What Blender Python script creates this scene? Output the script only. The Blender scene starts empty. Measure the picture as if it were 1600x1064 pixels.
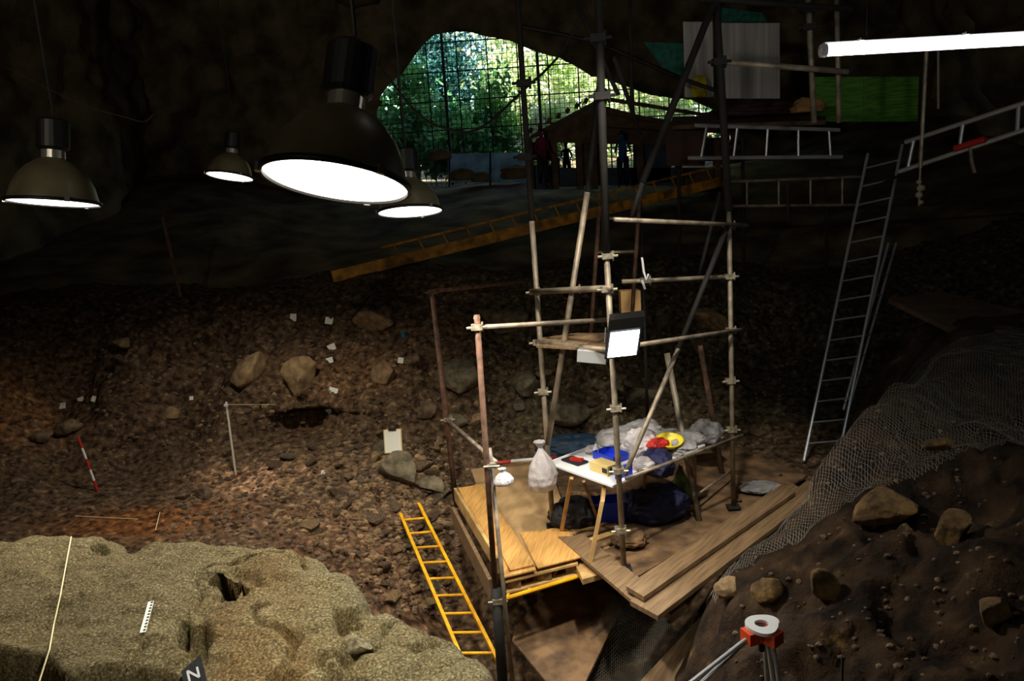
import bpy, math, random
import numpy as np
from mathutils import Vector, Matrix
from mathutils.bvhtree import BVHTree
random.seed(7); RNG = np.random.default_rng(7)
S = bpy.context.scene; COL = S.collection
# ------------------------------------------------------------------ camera
F = 1250.0; H = 3.6
P_ = math.radians(10.5); R_ = math.radians(3.8)
fw = Vector((0, math.cos(P_), -math.sin(P_)))
r0 = Vector((1, 0, 0)); u0 = Vector((0, math.sin(P_), math.cos(P_)))
cr = math.cos(R_)*r0 - math.sin(R_)*u0
cu = math.cos(R_)*u0 + math.sin(R_)*r0
CAM = Vector((0, 0, H))
cd = bpy.data.cameras.new('camera'); cam = bpy.data.objects.new('camera', cd); COL.objects.link(cam)
cd.sensor_width = 36; cd.lens = F/1600*36; cd.clip_start = .05; cd.clip_end = 300
M = Matrix((cr, cu, -fw)).transposed().to_4x4(); M.translation = CAM
cam.matrix_world = M
S.camera = cam
def ray(px, py): return fw + cr*((px-800)/F) - cu*((py-532)/F)
def at(px, py, Y): d = ray(px, py); return CAM + d*(Y/d.y)
def atz(px, py, z): d = ray(px, py); return CAM + d*((z-H)/d.z)
# ------------------------------------------------------------------ noise
def _hash(i, j, k, s):
    h = (i*374761393 + j*668265263 + k*2147483647 + s*974634777) & 0xffffffff
    h = ((h ^ (h >> 13))*1274126177) & 0xffffffff
    h = h ^ (h >> 16)
    return (h & 0xffff)/32767.5 - 1.0
def vnoise(P, s=0):
    P = np.asarray(P, dtype=np.float64); I = np.floor(P).astype(np.int64); f = P - I; u = f*f*(3-2*f)
    r = 0
    for a in (0, 1):
        for b in (0, 1):
            for c in (0, 1):
                w = (u[:, 0] if a else 1-u[:, 0])*(u[:, 1] if b else 1-u[:, 1])*(u[:, 2] if c else 1-u[:, 2])
                r = r + w*_hash(I[:, 0]+a, I[:, 1]+b, I[:, 2]+c, s)
    return r
def fbm(P, scale, octv=4, s=0, ridged=False):
    r = 0; a = 1.0; t = 0; P = np.asarray(P)/scale
    for o in range(octv):
        n = vnoise(P + 17.3*o, s+o)
        if ridged: n = 1-2*np.abs(n)
        r = r + a*n; t += a; a *= .52; P = P*2.07
    return r/t
# ------------------------------------------------------------------ materials
MATS = {}
def srgb(c):
    c = [x/255 for x in c]
    return tuple((x/12.92 if x <= .04045 else ((x+.055)/1.055)**2.4) for x in c) + (1,)
def mat(name, col, rough=.7, metal=0, col2=None, scale=8, bump=0, bscale=None, detail=6, emis=None, estr=0,
        attr=False, stretch=None, spec=.5, ramp=(.35, .65), trans=0, col3=None, alpha=1, rot=None):
    if name in MATS: return MATS[name]
    m = bpy.data.materials.new(name); m.use_nodes = True; nt = m.node_tree; N = nt.nodes; L = nt.links
    b = N['Principled BSDF']
    b.inputs['Base Color'].default_value = srgb(col); b.inputs['Roughness'].default_value = rough
    b.inputs['Metallic'].default_value = metal; b.inputs['Specular IOR Level'].default_value = spec
    if alpha < 1: b.inputs['Alpha'].default_value = alpha
    if emis: b.inputs['Emission Color'].default_value = srgb(emis); b.inputs['Emission Strength'].default_value = estr
    if col2 or bump or attr:
        tc = N.new('ShaderNodeTexCoord'); mp = N.new('ShaderNodeMapping'); L.new(tc.outputs['Object'], mp.inputs['Vector'])
        if stretch: mp.inputs['Scale'].default_value = stretch
        if rot is not None:
            m0 = N.new('ShaderNodeMapping'); m0.inputs['Rotation'].default_value = (0, 0, -math.radians(rot)); L.new(tc.outputs['Object'], m0.inputs['Vector']); L.new(m0.outputs[0], mp.inputs['Vector'])
        nz = N.new('ShaderNodeTexNoise'); nz.inputs['Scale'].default_value = scale; nz.inputs['Detail'].default_value = detail
        L.new(mp.outputs[0], nz.inputs['Vector'])
        src = None
        if col2:
            cr_ = N.new('ShaderNodeValToRGB'); e = cr_.color_ramp.elements
            e[0].position, e[1].position = ramp; e[0].color = srgb(col2); e[1].color = srgb(col)
            if col3:
                q = cr_.color_ramp.elements.new(min(.98, ramp[1]+.12)); q.color = srgb(col3)
            L.new(nz.outputs['Fac'], cr_.inputs[0]); src = cr_.outputs[0]
        if attr:
            at_ = N.new('ShaderNodeAttribute'); at_.attribute_name = 'soil'
            mx = N.new('ShaderNodeMix'); mx.data_type = 'RGBA'; mx.blend_type = 'MULTIPLY'; mx.inputs[0].default_value = 1
            if src: L.new(src, mx.inputs[6])
            else: mx.inputs[6].default_value = srgb(col)
            L.new(at_.outputs['Color'], mx.inputs[7]); src = mx.outputs[2]
        if src: L.new(src, b.inputs['Base Color'])
        if bump:
            n2 = N.new('ShaderNodeTexNoise'); n2.inputs['Scale'].default_value = bscale or scale*3; n2.inputs['Detail'].default_value = 8
            n2.inputs['Roughness'].default_value = .65
            L.new(mp.outputs[0], n2.inputs['Vector'])
            bp = N.new('ShaderNodeBump'); bp.inputs['Strength'].default_value = min(1, bump); bp.inputs['Distance'].default_value = .03*max(1, bump)
            L.new(n2.outputs['Fac'], bp.inputs['Height']); L.new(bp.outputs[0], b.inputs['Normal'])
    if trans:
        t = N.new('ShaderNodeBsdfTranslucent'); t.inputs[0].default_value = b.inputs['Base Color'].default_value
        if b.inputs['Base Color'].links: L.new(b.inputs['Base Color'].links[0].from_socket, t.inputs[0])
        ms = N.new('ShaderNodeMixShader'); ms.inputs[0].default_value = trans
        L.new(b.outputs[0], ms.inputs[1]); L.new(t.outputs[0], ms.inputs[2]); L.new(ms.outputs[0], N['Material Output'].inputs['Surface'])
    MATS[name] = m; return m
m_soil = mat('soil', (156, 134, 110), .95, col2=(70, 56, 44), col3=(214, 194, 164), scale=11, bump=1.0, bscale=20, detail=12, attr=True, spec=.2, ramp=(.36, .6))
m_rock = mat('pale_limestone', (154, 142, 106), .95, col2=(84, 76, 54), col3=(212, 202, 168), scale=85, bump=.6, bscale=140, detail=14, spec=.25, ramp=(.34, .58), attr=True)
m_cave = mat('cave_rock', (146, 130, 100), .95, col2=(80, 70, 52), scale=1.2, bump=2, bscale=4, detail=10, spec=.2, ramp=(.35, .65))
m_bank = mat('bank_earth', (76, 57, 39), .95, col2=(28, 21, 16), col3=(150, 120, 76), scale=4, bump=1.8, bscale=14, detail=10, spec=.2)
m_stone_tan = mat('tan_stone', (176, 146, 106), .9, col2=(122, 98, 70), scale=9, bump=1, bscale=20, spec=.25)
m_stone_grey = mat('grey_stone', (142, 130, 106), .9, col2=(92, 84, 66), scale=9, bump=1, bscale=20, spec=.25)
m_stone_brown = mat('brown_stone', (142, 118, 94), .9, col2=(86, 68, 52), scale=9, bump=1, bscale=20, spec=.25)
m_galv = mat('galvanised_tube', (172, 156, 134), .5, .35, col2=(112, 102, 90), scale=7, bump=.2)
m_dark_tube = mat('dark_shaded_tube', (34, 30, 26), .8, .0, col2=(20, 18, 16), scale=7, bump=.2)  # paints shade onto the upper tower tubes; other dark metal shares it
m_rust = mat('rusty_tube', (116, 82, 62), .8, .05, col2=(70, 50, 40), scale=12, bump=.3)
m_clamp = mat('clamp_steel', (196, 186, 164), .45, .5, col2=(128, 118, 98), scale=20)
m_alu = mat('aluminium', (190, 192, 196), .4, .5)
m_ply = mat('plywood', (224, 172, 98), .6, col2=(196, 144, 76), scale=5, stretch=(7, .7, 1), rot=-14, bump=.1, bscale=30)
m_ply2 = mat('dusty_plywood', (188, 154, 108), .75, col2=(162, 130, 88), scale=3, stretch=(2.5, 1, 1), rot=-14, bump=.1, bscale=30)
m_plank = mat('weathered_plank', (142, 114, 80), .8, col2=(108, 84, 58), scale=5, stretch=(.6, 8, 1), rot=50, bump=.2, bscale=12)
m_plank_dk = mat('dark_plank', (112, 84, 60), .8, col2=(72, 54, 40), scale=4, bump=.4, bscale=20)
m_deckearth = mat('dirty_board', (140, 108, 74), .9, col2=(82, 62, 44), scale=5, bump=.6, bscale=18)
m_pale_wood = mat('pale_timber', (214, 176, 112), .65, col2=(168, 130, 80), scale=5, bump=.15)
m_yellow = mat('yellow_paint', (255, 196, 24), .45, col2=(228, 160, 14), scale=10)
m_oldyellow = mat('old_yellow_paint', (224, 156, 50), .7, col2=(130, 90, 36), scale=6)
m_white = mat('white_plastic', (236, 236, 236), .5)
m_bag = mat('thin_white_plastic', (235, 228, 226), .4, col2=(208, 200, 202), scale=8, bump=.8, bscale=14, trans=.25)
m_clear = mat('cloudy_plastic', (200, 196, 196), .35, col2=(150, 148, 150), scale=8, bump=.8, bscale=16, trans=.3)
m_blue = mat('blue_plastic', (30, 60, 200), .45)
m_navy = mat('navy_cloth', (20, 26, 74), .7, col2=(12, 14, 44), scale=8, bump=.5)
m_black = mat('black_cloth', (26, 26, 30), .7, bump=.3, scale=10)
m_blackm = mat('black_metal', (22, 22, 22), .5, .3)
m_red = mat('red_paint', (186, 38, 28), .5)
m_orange = mat('orange_plastic', (240, 84, 34), .4)
m_ywplastic = mat('yellow_plastic', (226, 206, 40), .4)
m_greenbag = mat('olive_sack', (110, 122, 50), .7, col2=(70, 80, 34), scale=8, bump=.5)
m_cream = mat('cream_card', (228, 200, 130), .7)
m_paper = mat('white_paper', (250, 246, 230), .7)
m_lampshell = mat('olive_lamp_enamel', (112, 104, 78), .38, .1, col2=(86, 78, 58), scale=4)
m_steel = mat('bright_steel', (200, 196, 182), .25, .8)
m_glow = mat('lamp_glass_lit', (255, 255, 255), .3, emis=(255, 252, 246), estr=5)
m_flood = mat('flood_glass_lit', (255, 255, 255), .3, emis=(236, 250, 255), estr=9)
m_tube = mat('fluorescent_lit', (255, 255, 255), .3, emis=(248, 252, 255), estr=5)
m_wire = mat('galvanised_wire', (132, 128, 118), .5, .3)
m_fence = mat('dark_fence_wire', (34, 40, 38), .7)
m_string = mat('pale_string', (240, 226, 176), .8)
m_cable = mat('black_cable', (14, 13, 12), .7)
m_rope = mat('grey_rope', (150, 140, 120), .9)
m_bark = mat('bark', (84, 68, 50), .9, col2=(50, 40, 30), scale=6)
m_door = mat('grey_white_panel', (206, 202, 202), .6, col2=(170, 166, 166), scale=2, stretch=(6, 1, .3))
m_greenb = mat('green_mesh_sheet', (110, 176, 60), .7, col2=(60, 116, 40), scale=5, stretch=(.6, 1, 8))
m_teal = mat('teal_netting', (36, 130, 116), .7, col2=(20, 80, 74), scale=10)
m_redboard = mat('red_brown_board', (70, 40, 30), .8, col2=(44, 27, 22), scale=4)
m_barrier = mat('pale_sheet', (176, 190, 200), .6, col2=(130, 146, 156), scale=3, trans=.75)
m_bluetarp = mat('blue_tarp', (40, 70, 96), .6, col2=(26, 46, 66), scale=4, bump=.4)
m_cardb = mat('cardboard', (190, 150, 96), .8)
m_skin = mat('skin', (186, 140, 112), .6)
m_hair = mat('dark_hair', (40, 28, 22), .7)
# ------------------------------------------------------------------ mesh helpers
class MB:
    def __init__(s): s.v = []; s.f = []
    def add(s, vs, fs):
        o = len(s.v); s.v += [tuple(v) for v in vs]; s.f += [tuple(o+i for i in f) for f in fs]; return s
    def slab(s, top, t, down=Vector((0, 0, -1))):
        n = len(top); top = [Vector(p) for p in top]
        vs = top + [p + down*t for p in top]
        fs = [tuple(range(n)), tuple(range(2*n-1, n-1, -1))] + [(i, n+i, n+(i+1) % n, (i+1) % n) for i in range(n)]
        return s.add(vs, fs)
    def box(s, c, size, X=Vector((1, 0, 0)), Z=Vector((0, 0, 1))):
        X = Vector(X).normalized(); Z = Vector(Z).normalized(); Y = Z.cross(X).normalized(); Z = X.cross(Y)
        c = Vector(c); a, b, d = [q/2 for q in size]
        vs = [c + X*(i*a) + Y*(j*b) + Z*(k*d) for i in (-1, 1) for j in (-1, 1) for k in (-1, 1)]
        return s.add(vs, [(0, 1, 3, 2), (4, 6, 7, 5), (0, 4, 5, 1), (2, 3, 7, 6), (0, 2, 6, 4), (1, 5, 7, 3)])
    def tube(s, pts, r, n=8, cap=True, r2=None):
        pts = [Vector(p) for p in pts]; o = len(s.v); K = len(pts)
        for i, p in enumerate(pts):
            d = (pts[min(i+1, K-1)] - pts[max(i-1, 0)]).normalized()
            a = d.orthogonal().normalized() if i == 0 else (a - d*a.dot(d)).normalized()
            b = d.cross(a); rr = r if r2 is None else r + (r2-r)*i/(K-1)
            for k in range(n):
                t = 2*math.pi*k/n; s.v.append(tuple(p + a*(rr*math.cos(t)) + b*(rr*math.sin(t))))
        for i in range(K-1):
            for k in range(n):
                k2 = (k+1) % n; s.f.append((o+i*n+k, o+i*n+k2, o+(i+1)*n+k2, o+(i+1)*n+k))
        if cap:
            s.f.append(tuple(o+k for k in reversed(range(n)))); s.f.append(tuple(o+(K-1)*n+k for k in range(n)))
        return s
    def lathe(s, prof, c, U=Vector((0, 0, 1)), n=32):
        U = Vector(U).normalized(); A = U.orthogonal().normalized(); B = U.cross(A); c = Vector(c); o = len(s.v)
        for r, h in prof:
            for k in range(n):
                t = 2*math.pi*k/n; s.v.append(tuple(c + U*h + A*(r*math.cos(t)) + B*(r*math.sin(t))))
        for i in range(len(prof)-1):
            for k in range(n):
                k2 = (k+1) % n; s.f.append((o+i*n+k, o+i*n+k2, o+(i+1)*n+k2, o+(i+1)*n+k))
        return s
    def build(s, name, m, parent=None, smooth=False, org=None):
        me = bpy.data.meshes.new(name)
        if parent is not None:
            r = parent
            while r.parent: r = r.parent
            org = Vector(r.get('_o', (0, 0, 0))) if '_o' in r else r.location.copy()
        elif org is None:
            a = np.array(s.v); org = Vector(((a[:, 0].min()+a[:, 0].max())/2, (a[:, 1].min()+a[:, 1].max())/2, a[:, 2].min()))
        a = np.array(s.v) - np.array(org)
        me.from_pydata(a.tolist(), [], s.f); me.materials.append(m); me.update()
        if smooth: me.polygons.foreach_set('use_smooth', [True]*len(me.polygons))
        ob = bpy.data.objects.new(name, me); COL.objects.link(ob)
        if parent is None: ob.location = org
        else: ob.parent = parent
        return ob
def tag(o, label=None, cat=None, group=None, kind=None):
    if label: o['label'] = label
    if cat: o['category'] = cat
    if group: o['group'] = group
    if kind: o['kind'] = kind
    return o
def thing(name, label, cat, loc, group=None):
    o = bpy.data.objects.new(name, None); COL.objects.link(o); o.location = loc; o.empty_display_size = .1
    return tag(o, label, cat, group)
def struct(o): o['kind'] = 'structure'; return o
def bevel(o, w=.005, seg=2):
    m = o.modifiers.new('bevel', 'BEVEL'); m.width = w; m.segments = seg; m.limit_method = 'ANGLE'; return o
def copy_tree(o, parent=None):
    c = o.copy(); COL.objects.link(c)
    if parent is not None: c.parent = parent
    for ch in list(o.children): copy_tree(ch, c)
    return c
def sheet(X, Y, Z, keep=None):
    """grid arrays -> (verts, faces)"""
    n, m = X.shape; V = np.stack([X, Y, Z], -1).reshape(-1, 3)
    i = np.arange(n*m).reshape(n, m)
    Fq = np.stack([i[:-1, :-1], i[:-1, 1:], i[1:, 1:], i[1:, :-1]], -1).reshape(-1, 4)
    if keep is not None: Fq = Fq[keep(V[Fq].mean(1))]
    return V, Fq
def mesh_np(name, V, Fq, m, smooth=True, parent=None, attr=None):
    me = bpy.data.meshes.new(name); me.from_pydata(V.tolist(), [], Fq.tolist()); me.materials.append(m)
    if smooth: me.polygons.foreach_set('use_smooth', [True]*len(me.polygons))
    if attr is not None:
        ca = me.color_attributes.new('soil', 'FLOAT_COLOR', 'POINT')
        ca.data.foreach_set('color', np.concatenate([attr, np.ones((len(attr), 1))], 1).ravel())
    me.update(); o = bpy.data.objects.new(name, me); COL.objects.link(o)
    if parent: o.parent = parent
    return o
def rbf(ctrl, x, y, smooth=0.02):
    C = np.array(ctrl); D = np.hypot(C[:, None, 0]-C[None, :, 0], C[:, None, 1]-C[None, :, 1]) - smooth*0
    n = len(C); A = np.zeros((n+3, n+3)); A[:n, :n] = D + np.eye(n)*-smooth
    A[:n, n] = 1; A[:n, n+1] = C[:, 0]; A[:n, n+2] = C[:, 1]; A[n, :n] = 1; A[n+1, :n] = C[:, 0]; A[n+2, :n] = C[:, 1]
    w = np.linalg.solve(A, np.concatenate([C[:, 2], [0, 0, 0]]))
    sh = x.shape; x = x.ravel(); y = y.ravel(); r = w[n] + w[n+1]*x + w[n+2]*y
    for k in range(n): r += w[k]*np.hypot(x-C[k, 0], y-C[k, 1])
    return r.reshape(sh)
# ------------------------------------------------------------------ excavation ground
def cz(px, py, z): return tuple(atz(px, py, z))
def cy(px, py, Y): return tuple(at(px, py, Y))
G = [cz(0, 850, .0), cz(150, 850, 0), cz(300, 845, -.05), cz(450, 860, -.1), cz(540, 870, -.25), cz(0, 780, .12), cz(60, 760, .18), cz(0, 700, .55), cz(30, 715, .45),
     cz(90, 760, .05), cz(150, 775, 0), cz(250, 790, 0), cz(365, 742, .05), cz(430, 755, .08), cz(500, 790, 0), cz(560, 760, .1), cz(600, 830, -.3), cz(640, 900, -.8), cz(590, 760, .1),
     cz(700, 990, -1.4), cz(690, 900, -1.0), cz(620, 735, .2), cz(660, 715, .28), cz(700, 740, .1), cz(725, 800, -.6),
     cz(100, 700, .15), cz(200, 720, .12), cz(300, 700, .2), cz(480, 715, .25), cz(560, 700, .3),
     cy(50, 640, 11.6), cy(200, 640, 11.5), cy(350, 640, 11.4), cy(450, 650, 11.3), cy(540, 650, 11.0), cy(640, 640, 11.2), cy(720, 670, 11.3),
     cy(0, 560, 12.4), cy(200, 550, 12.3), cy(400, 560, 12.1), cy(600, 560, 12.0), cy(750, 560, 12.1),
     cy(0, 490, 13.2), cy(200, 480, 13.3), cy(400, 465, 13.3), cy(600, 450, 13.2), cy(750, 445, 13.2), cy(900, 440, 13.2), cy(1100, 440, 13.3),
     cy(800, 680, 11.5), cy(900, 675, 11.6), cy(1000, 660, 11.7), cy(1100, 650, 11.7), cy(900, 560, 12.3), cy(1100, 560, 12.4), cy(1250, 560, 12.8), cy(1250, 450, 13.6), cy(1400, 460, 13.6),
     (-.7, 10.7, -.15), (.8, 10.9, -.15), (2, 10.9, -.15), (3.5, 10.6, -.12), (4.6, 10.2, -.12), (3.2, 9.2, -.14), (1.2, 9.4, -.2), (0, 9.4, -.3), (2.2, 8.6, -.35), (4.4, 8.6, -.2),
     (.5, 8.3, -1.05), (-.1, 7.6, -1.2), (.5, 7.2, -1.2), (1.1, 6.9, -1.25), (1.9, 7.6, -1.1), (0.3, 6.0, -1.6), (1.2, 5.2, -1.5), (-.4, 6.2, -1.7), (0, 4, -1.6), (2.2, 6.0, -.9), (3.2, 7.2, -.3),
     (-2, 6.5, -.8), (-3, 6.5, -.3), (-5, 6, -.2), (-2.5, 4, -1.0), (-5, 4, -.4), (-9, 5, .1), (-9.5, 9, .5), (-10, 12, 1.2), (4, 4, -.6), (6, 5, 0), (7, 8, .3), (6.4, 11, .2), (8, 13, 1.8), (10, 8, 1.5), (10, 13, 2.6), (12, 5, 2),
     (-10, 15, 2.4), (-5, 15, 2.1), (0, 15, 2.1), (5, 15, 2.0), (10, 15, 2.8), (-10, 20, 3.6), (-4, 20, 3.0), (1, 20, 3.0), (6, 20, 3.2), (11, 20, 4), (-6, 26, 4.0), (0, 26, 4.0), (4, 26, 4.0), (8, 26, 4.2), (-10, 26, 5), (14, 26, 6),
     (-8, 34, 4.6), (0, 34, 4.2), (8, 34, 4.6), (0, 44, 6), (-12, 44, 7), (14, 44, 7)]
def groundpt(x, y, fine=True):
    z = rbf(G, x, y)
    P = np.stack([x, y, z], -1).reshape(-1, 3)
    steep = np.clip((P[:, 1]-10.6)/1.2, 0, 1)*np.clip((14-P[:, 1])/.8, 0, 1)
    amp = .6 + .9*steep
    onl = np.clip((P[:, 0]+.9)/.4, 0, 1)*np.clip((P[:, 1]-8.6)/.5, 0, 1)*np.clip((11.2-P[:, 1])/.4, 0, 1)*np.clip((5.2-P[:, 0])/.4, 0, 1)
    amp = amp*(1-.85*onl)
    rub = np.exp(-((P[:, 0]+1.8)/1.5)**2)*np.clip((9.9-P[:, 1])/.8, 0, 1)
    d = fbm(P, 1.1, 3, 3)*.16*amp
    left = np.clip((-P[:, 0]-1.5)/1.5, 0, 1); e = (np.clip(fbm(P, .34, 3, 9, True), -.3, 1)*.6 + np.clip(fbm(P, .3, 3, 12)*2.2, -.8, .8)*.6)*.075*(amp + .5*rub)*(1-.55*left*(1-steep))
    f = fbm(P, .12, 3, 21)*.035 + np.clip(fbm(P, .2, 2, 23, True)-.1, 0, 1)*.07*(.5+rub)*(1-onl)
    P[:, 2] += d + e + f
    P[:, 1] += (fbm(P, .5, 3, 31)*.22 + fbm(P, .17, 2, 33)*.07)*steep
    # dark undercut hollow in the section
    c = np.array(at(480, 672, 11.1)); q = ((P[:, 0]-c[0])/.75)**2 + ((P[:, 2]-c[2])/.17)**2 + ((P[:, 1]-c[1])/.7)**2
    P[:, 1] += .9*np.exp(-q*1.2); P[:, 2] += np.sign(P[:, 2]-c[2])*.10*np.exp(-q*.6)
    return P.reshape(x.shape + (3,))
xs = np.arange(-11, 12.6, .055); ys = np.concatenate([np.arange(3.2, 9, .06), np.arange(9, 11, .045), np.arange(11, 14.7, .03)])
XX, YY = np.meshgrid(xs, ys); PP = groundpt(XX, YY)
Vg, Fg = sheet(PP[..., 0], PP[..., 1], PP[..., 2])
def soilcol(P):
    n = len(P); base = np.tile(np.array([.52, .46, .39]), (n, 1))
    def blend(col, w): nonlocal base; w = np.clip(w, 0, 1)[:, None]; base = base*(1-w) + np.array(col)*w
    nz = fbm(P, .8, 3, 51)
    blend([.36, .40, .33], np.clip((P[:, 0]+1.0)/1.2, 0, 1)*np.clip((P[:, 1]-10.9)/.5, 0, 1)*.9)       # greyer rock behind the scaffold
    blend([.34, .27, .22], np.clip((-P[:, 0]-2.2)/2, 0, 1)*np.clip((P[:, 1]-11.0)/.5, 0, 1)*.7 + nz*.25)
    o1 = atz(560, 815, 0)
    for (px, py, rx, ry, c, k) in ((235, 812, 1.1, .5, [.95, .52, .24], 1.3), (15, 735, 1.0, .8, [1.25, .85, .55], 1.3), (410, 762, .75, .42, [2.1, 1.7, 1.45], 1.4), (350, 750, .5, .3, [2.1, 1.7, 1.45], 1.2),
                                 (560, 830, 1.2, .8, [.72, .50, .38], .8), (560, 690, 1.0, .5, [.85, .6, .4], .7), (480, 800, 1.0, .5, [.8, .6, .5], .9)):
        c0 = atz(px, py, 0); q = ((P[:, 0]-c0[0])/rx)**2 + ((P[:, 1]-c0[1])/ry)**2
        blend(c, k*np.exp(-q*1.3 + nz*.9*(q < 4)))
    return base
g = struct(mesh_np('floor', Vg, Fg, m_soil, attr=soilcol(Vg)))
xs = np.arange(-15, 16.6, .2); ys = np.arange(14.5, 46, .2)
XX, YY = np.meshgrid(xs, ys); ZZ = rbf(G, XX, YY)
PP = np.stack([XX, YY, ZZ], -1).reshape(-1, 3); PP[:, 2] += fbm(PP, 2.2, 4, 61)*.3*np.clip((27-PP[:, 1])/3, 0, 1)*np.clip((PP[:, 1]-14)/1, .2, 1) - .03
V2, F2 = sheet(*[PP[:, k].reshape(XX.shape) for k in range(3)])
struct(mesh_np('floor_upper', V2, F2, m_cave))
# ------------------------------------------------------------------ right bank
BK = [cy(1125, 905, 6.2), cy(1160, 868, 6.3), cy(1200, 845, 6.3), cy(1265, 765, 6.35), cy(1310, 690, 6.4), cy(1350, 640, 6.5), cy(1400, 597, 6.8), cy(1480, 556, 7.2), cy(1600, 540, 7.4), cy(1750, 535, 7.4),
      cy(1150, 960, 5.8), cy(1250, 850, 6.0), cy(1330, 760, 6.1), cy(1400, 700, 6.2), cy(1500, 640, 6.5), cy(1300, 930, 5.3), cy(1300, 1064, 4.5), cy(1450, 1064, 4.2), cy(1600, 1064, 3.9), cy(1200, 1064, 4.7), cy(1130, 1064, 5.0),
      cy(1400, 850, 5.5), cy(1500, 760, 5.7), cy(1600, 700, 5.9), cy(1600, 850, 4.8), cy(1480, 930, 4.8), cy(1750, 1000, 4), (3, 2.6, .75), (5, 2.6, 1.4), (1.6, 3, .2), (.9, 4.4, -1.2), (1.15, 5.4, -.9), (1.2, 6.3, -.9), (7, 5, 2.3), (7, 3, 2.2)]
for px, py, Y in ((1140, 890, 6.2), (1200, 845, 6.3), (1265, 765, 6.35), (1310, 690, 6.4), (1350, 640, 6.5), (1400, 597, 6.8)):
    p = at(px, py, Y); BK.append((p.x-.04, p.y+.42, p.z-.7 if py > 700 else p.z-.9))
BK += [(4.4, 8.2, 1.75), (6, 8.2, 1.85), (8, 8.5, 2), (4.6, 9.2, 1.7), (6.5, 9.4, 1.75), (3.2, 7.9, .2), (3.6, 8.8, .1), (3.9, 9.9, -.3), (5, 10.6, .3), (8, 10.6, .8)]
xs = np.arange(.85, 8, .035); ys = np.arange(2.6, 10.2, .035)
XX, YY = np.meshgrid(xs, ys); ZZ = rbf(BK, XX, YY)
PP = np.stack([XX, YY, ZZ], -1).reshape(-1, 3)
PP[:, 2] += fbm(PP, .9, 3, 71)*.24*np.clip((6.2-PP[:, 1])/.8, .25, 1) + (np.clip(fbm(PP, .5, 4, 75, True), -.5, 1)*.22 + np.clip(fbm(PP, .6, 3, 76)*3, -1, 1)*.10)*np.clip((6.4-PP[:, 1])/.8, .15, 1) + fbm(PP, .1, 3, 77)*.022
PP[:, 0] += fbm(PP, .4, 3, 79)*.10; PP[:, 1] += fbm(PP, .45, 3, 80)*.16*np.clip((6.0-PP[:, 1])/.6, 0, 1)
Vb, Fb = sheet(*[PP[:, k].reshape(XX.shape) for k in range(3)])
Fb = Fb[Vb[Fb][:, :, 2].max(1) > -1.4]
bank = struct(mesh_np('wall_bank', Vb, Fb, m_bank))
# ------------------------------------------------------------------ foreground bedrock
RZ = 1.65
outl = [(-260, 850), (0, 838), (60, 832), (130, 828), (180, 835), (205, 856), (240, 846), (300, 838), (430, 840), (500, 862), (545, 888), (572, 925), (600, 924), (650, 942), (700, 964), (745, 996), (790, 1034), (815, 1075), (840, 1170)]
poly = [tuple(atz(px, py, RZ))[:2] for px, py in outl] + [(.1, 1.2), (-4, 1.2)]
poly = np.array(poly)
def sdf(P, poly):
    d = np.full(len(P), 1e9); ins = np.zeros(len(P), bool); n = len(poly)
    for i in range(n):
        a = poly[i]; b = poly[(i+1) % n]; e = b-a; w = P-a
        t = np.clip((w@e)/(e@e), 0, 1); q = w - t[:, None]*e; d = np.minimum(d, np.hypot(q[:, 0], q[:, 1]))
        c = ((a[1] > P[:, 1]) != (b[1] > P[:, 1])) & (P[:, 0] < (b[0]-a[0])*(P[:, 1]-a[1])/(b[1]-a[1]+1e-12)+a[0]); ins ^= c
    return np.where(ins, d, -d)
xs = np.arange(-5.2, .9, .017); ys = np.arange(1.2, 5.7, .017)
XX, YY = np.meshgrid(xs, ys); P2 = np.stack([XX, YY], -1).reshape(-1, 2)
P3 = np.concatenate([P2, np.zeros((len(P2), 1))], 1)
sd = sdf(P2 + np.stack([fbm(P3, .25, 4, 5), fbm(P3, .25, 4, 6)], -1)*.035, poly)
Z = np.full(len(P2), RZ) + fbm(P3, .9, 3, 81)*.06 + fbm(P3, .22, 4, 83)*.032 + np.clip(fbm(P3, .4, 4, 84, True), -.1, .6)*.05 - .07*np.exp(-((fbm(P3, .5, 3, 89)+.05)/.025)**2)*(P2[:, 0] > -2.4)*(fbm(P3, .8, 2, 90) > .05) + fbm(P3, .07, 4, 85)*.014 + np.clip(fbm(P3, .16, 3, 87, True), -.2, 1)*.012
out = np.clip(-sd, 0, 9); inn = np.clip(sd, 0, 9)
Z -= .10*np.exp(-inn/.07) + np.where(sd < 0, out*4.5 + .02, 0)
def step(path, drop, width=.03, side=1, reach=2.0):
    """lower the rock on one side of a polyline of pixels"""
    global Z
    pts = np.array([tuple(atz(px, py, RZ))[:2] for px, py in path])
    s2 = sdf(P2 + np.stack([fbm(P3, .12, 3, 15), fbm(P3, .12, 3, 16)], -1)*.02, pts)
    Z -= drop*np.clip(s2/width, 0, 1)
step([(572, 925), (545, 950), (515, 955), (520, 980), (535, 1000), (515, 1030), (540, 1040), (560, 1100), (900, 1150), (860, 1060), (790, 1050), (900, 900), (600, 850)], .075, .03)
step([(-300, 1020), (60, 1030), (110, 1060), (160, 1046), (220, 1036), (270, 1044), (300, 1064), (380, 1100), (380, 1500), (-400, 1500)], .35, .06)
step([(430, 1095), (500, 1058), (515, 1032), (565, 1030), (578, 1062), (700, 1100), (700, 1400), (430, 1400)], .3, .06)
hole = [(330, 905), (345, 898), (372, 912), (385, 930), (372, 944), (345, 948), (332, 935)]
step(hole, .6, .025)
holes = np.clip(sdf(P2, np.array([tuple(atz(px, py, RZ))[:2] for px, py in hole]))/.04, 0, 1)
step([(345, 898), (365, 880), (395, 888), (408, 905), (420, 918), (395, 925), (372, 912)], .05, .05)
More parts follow.
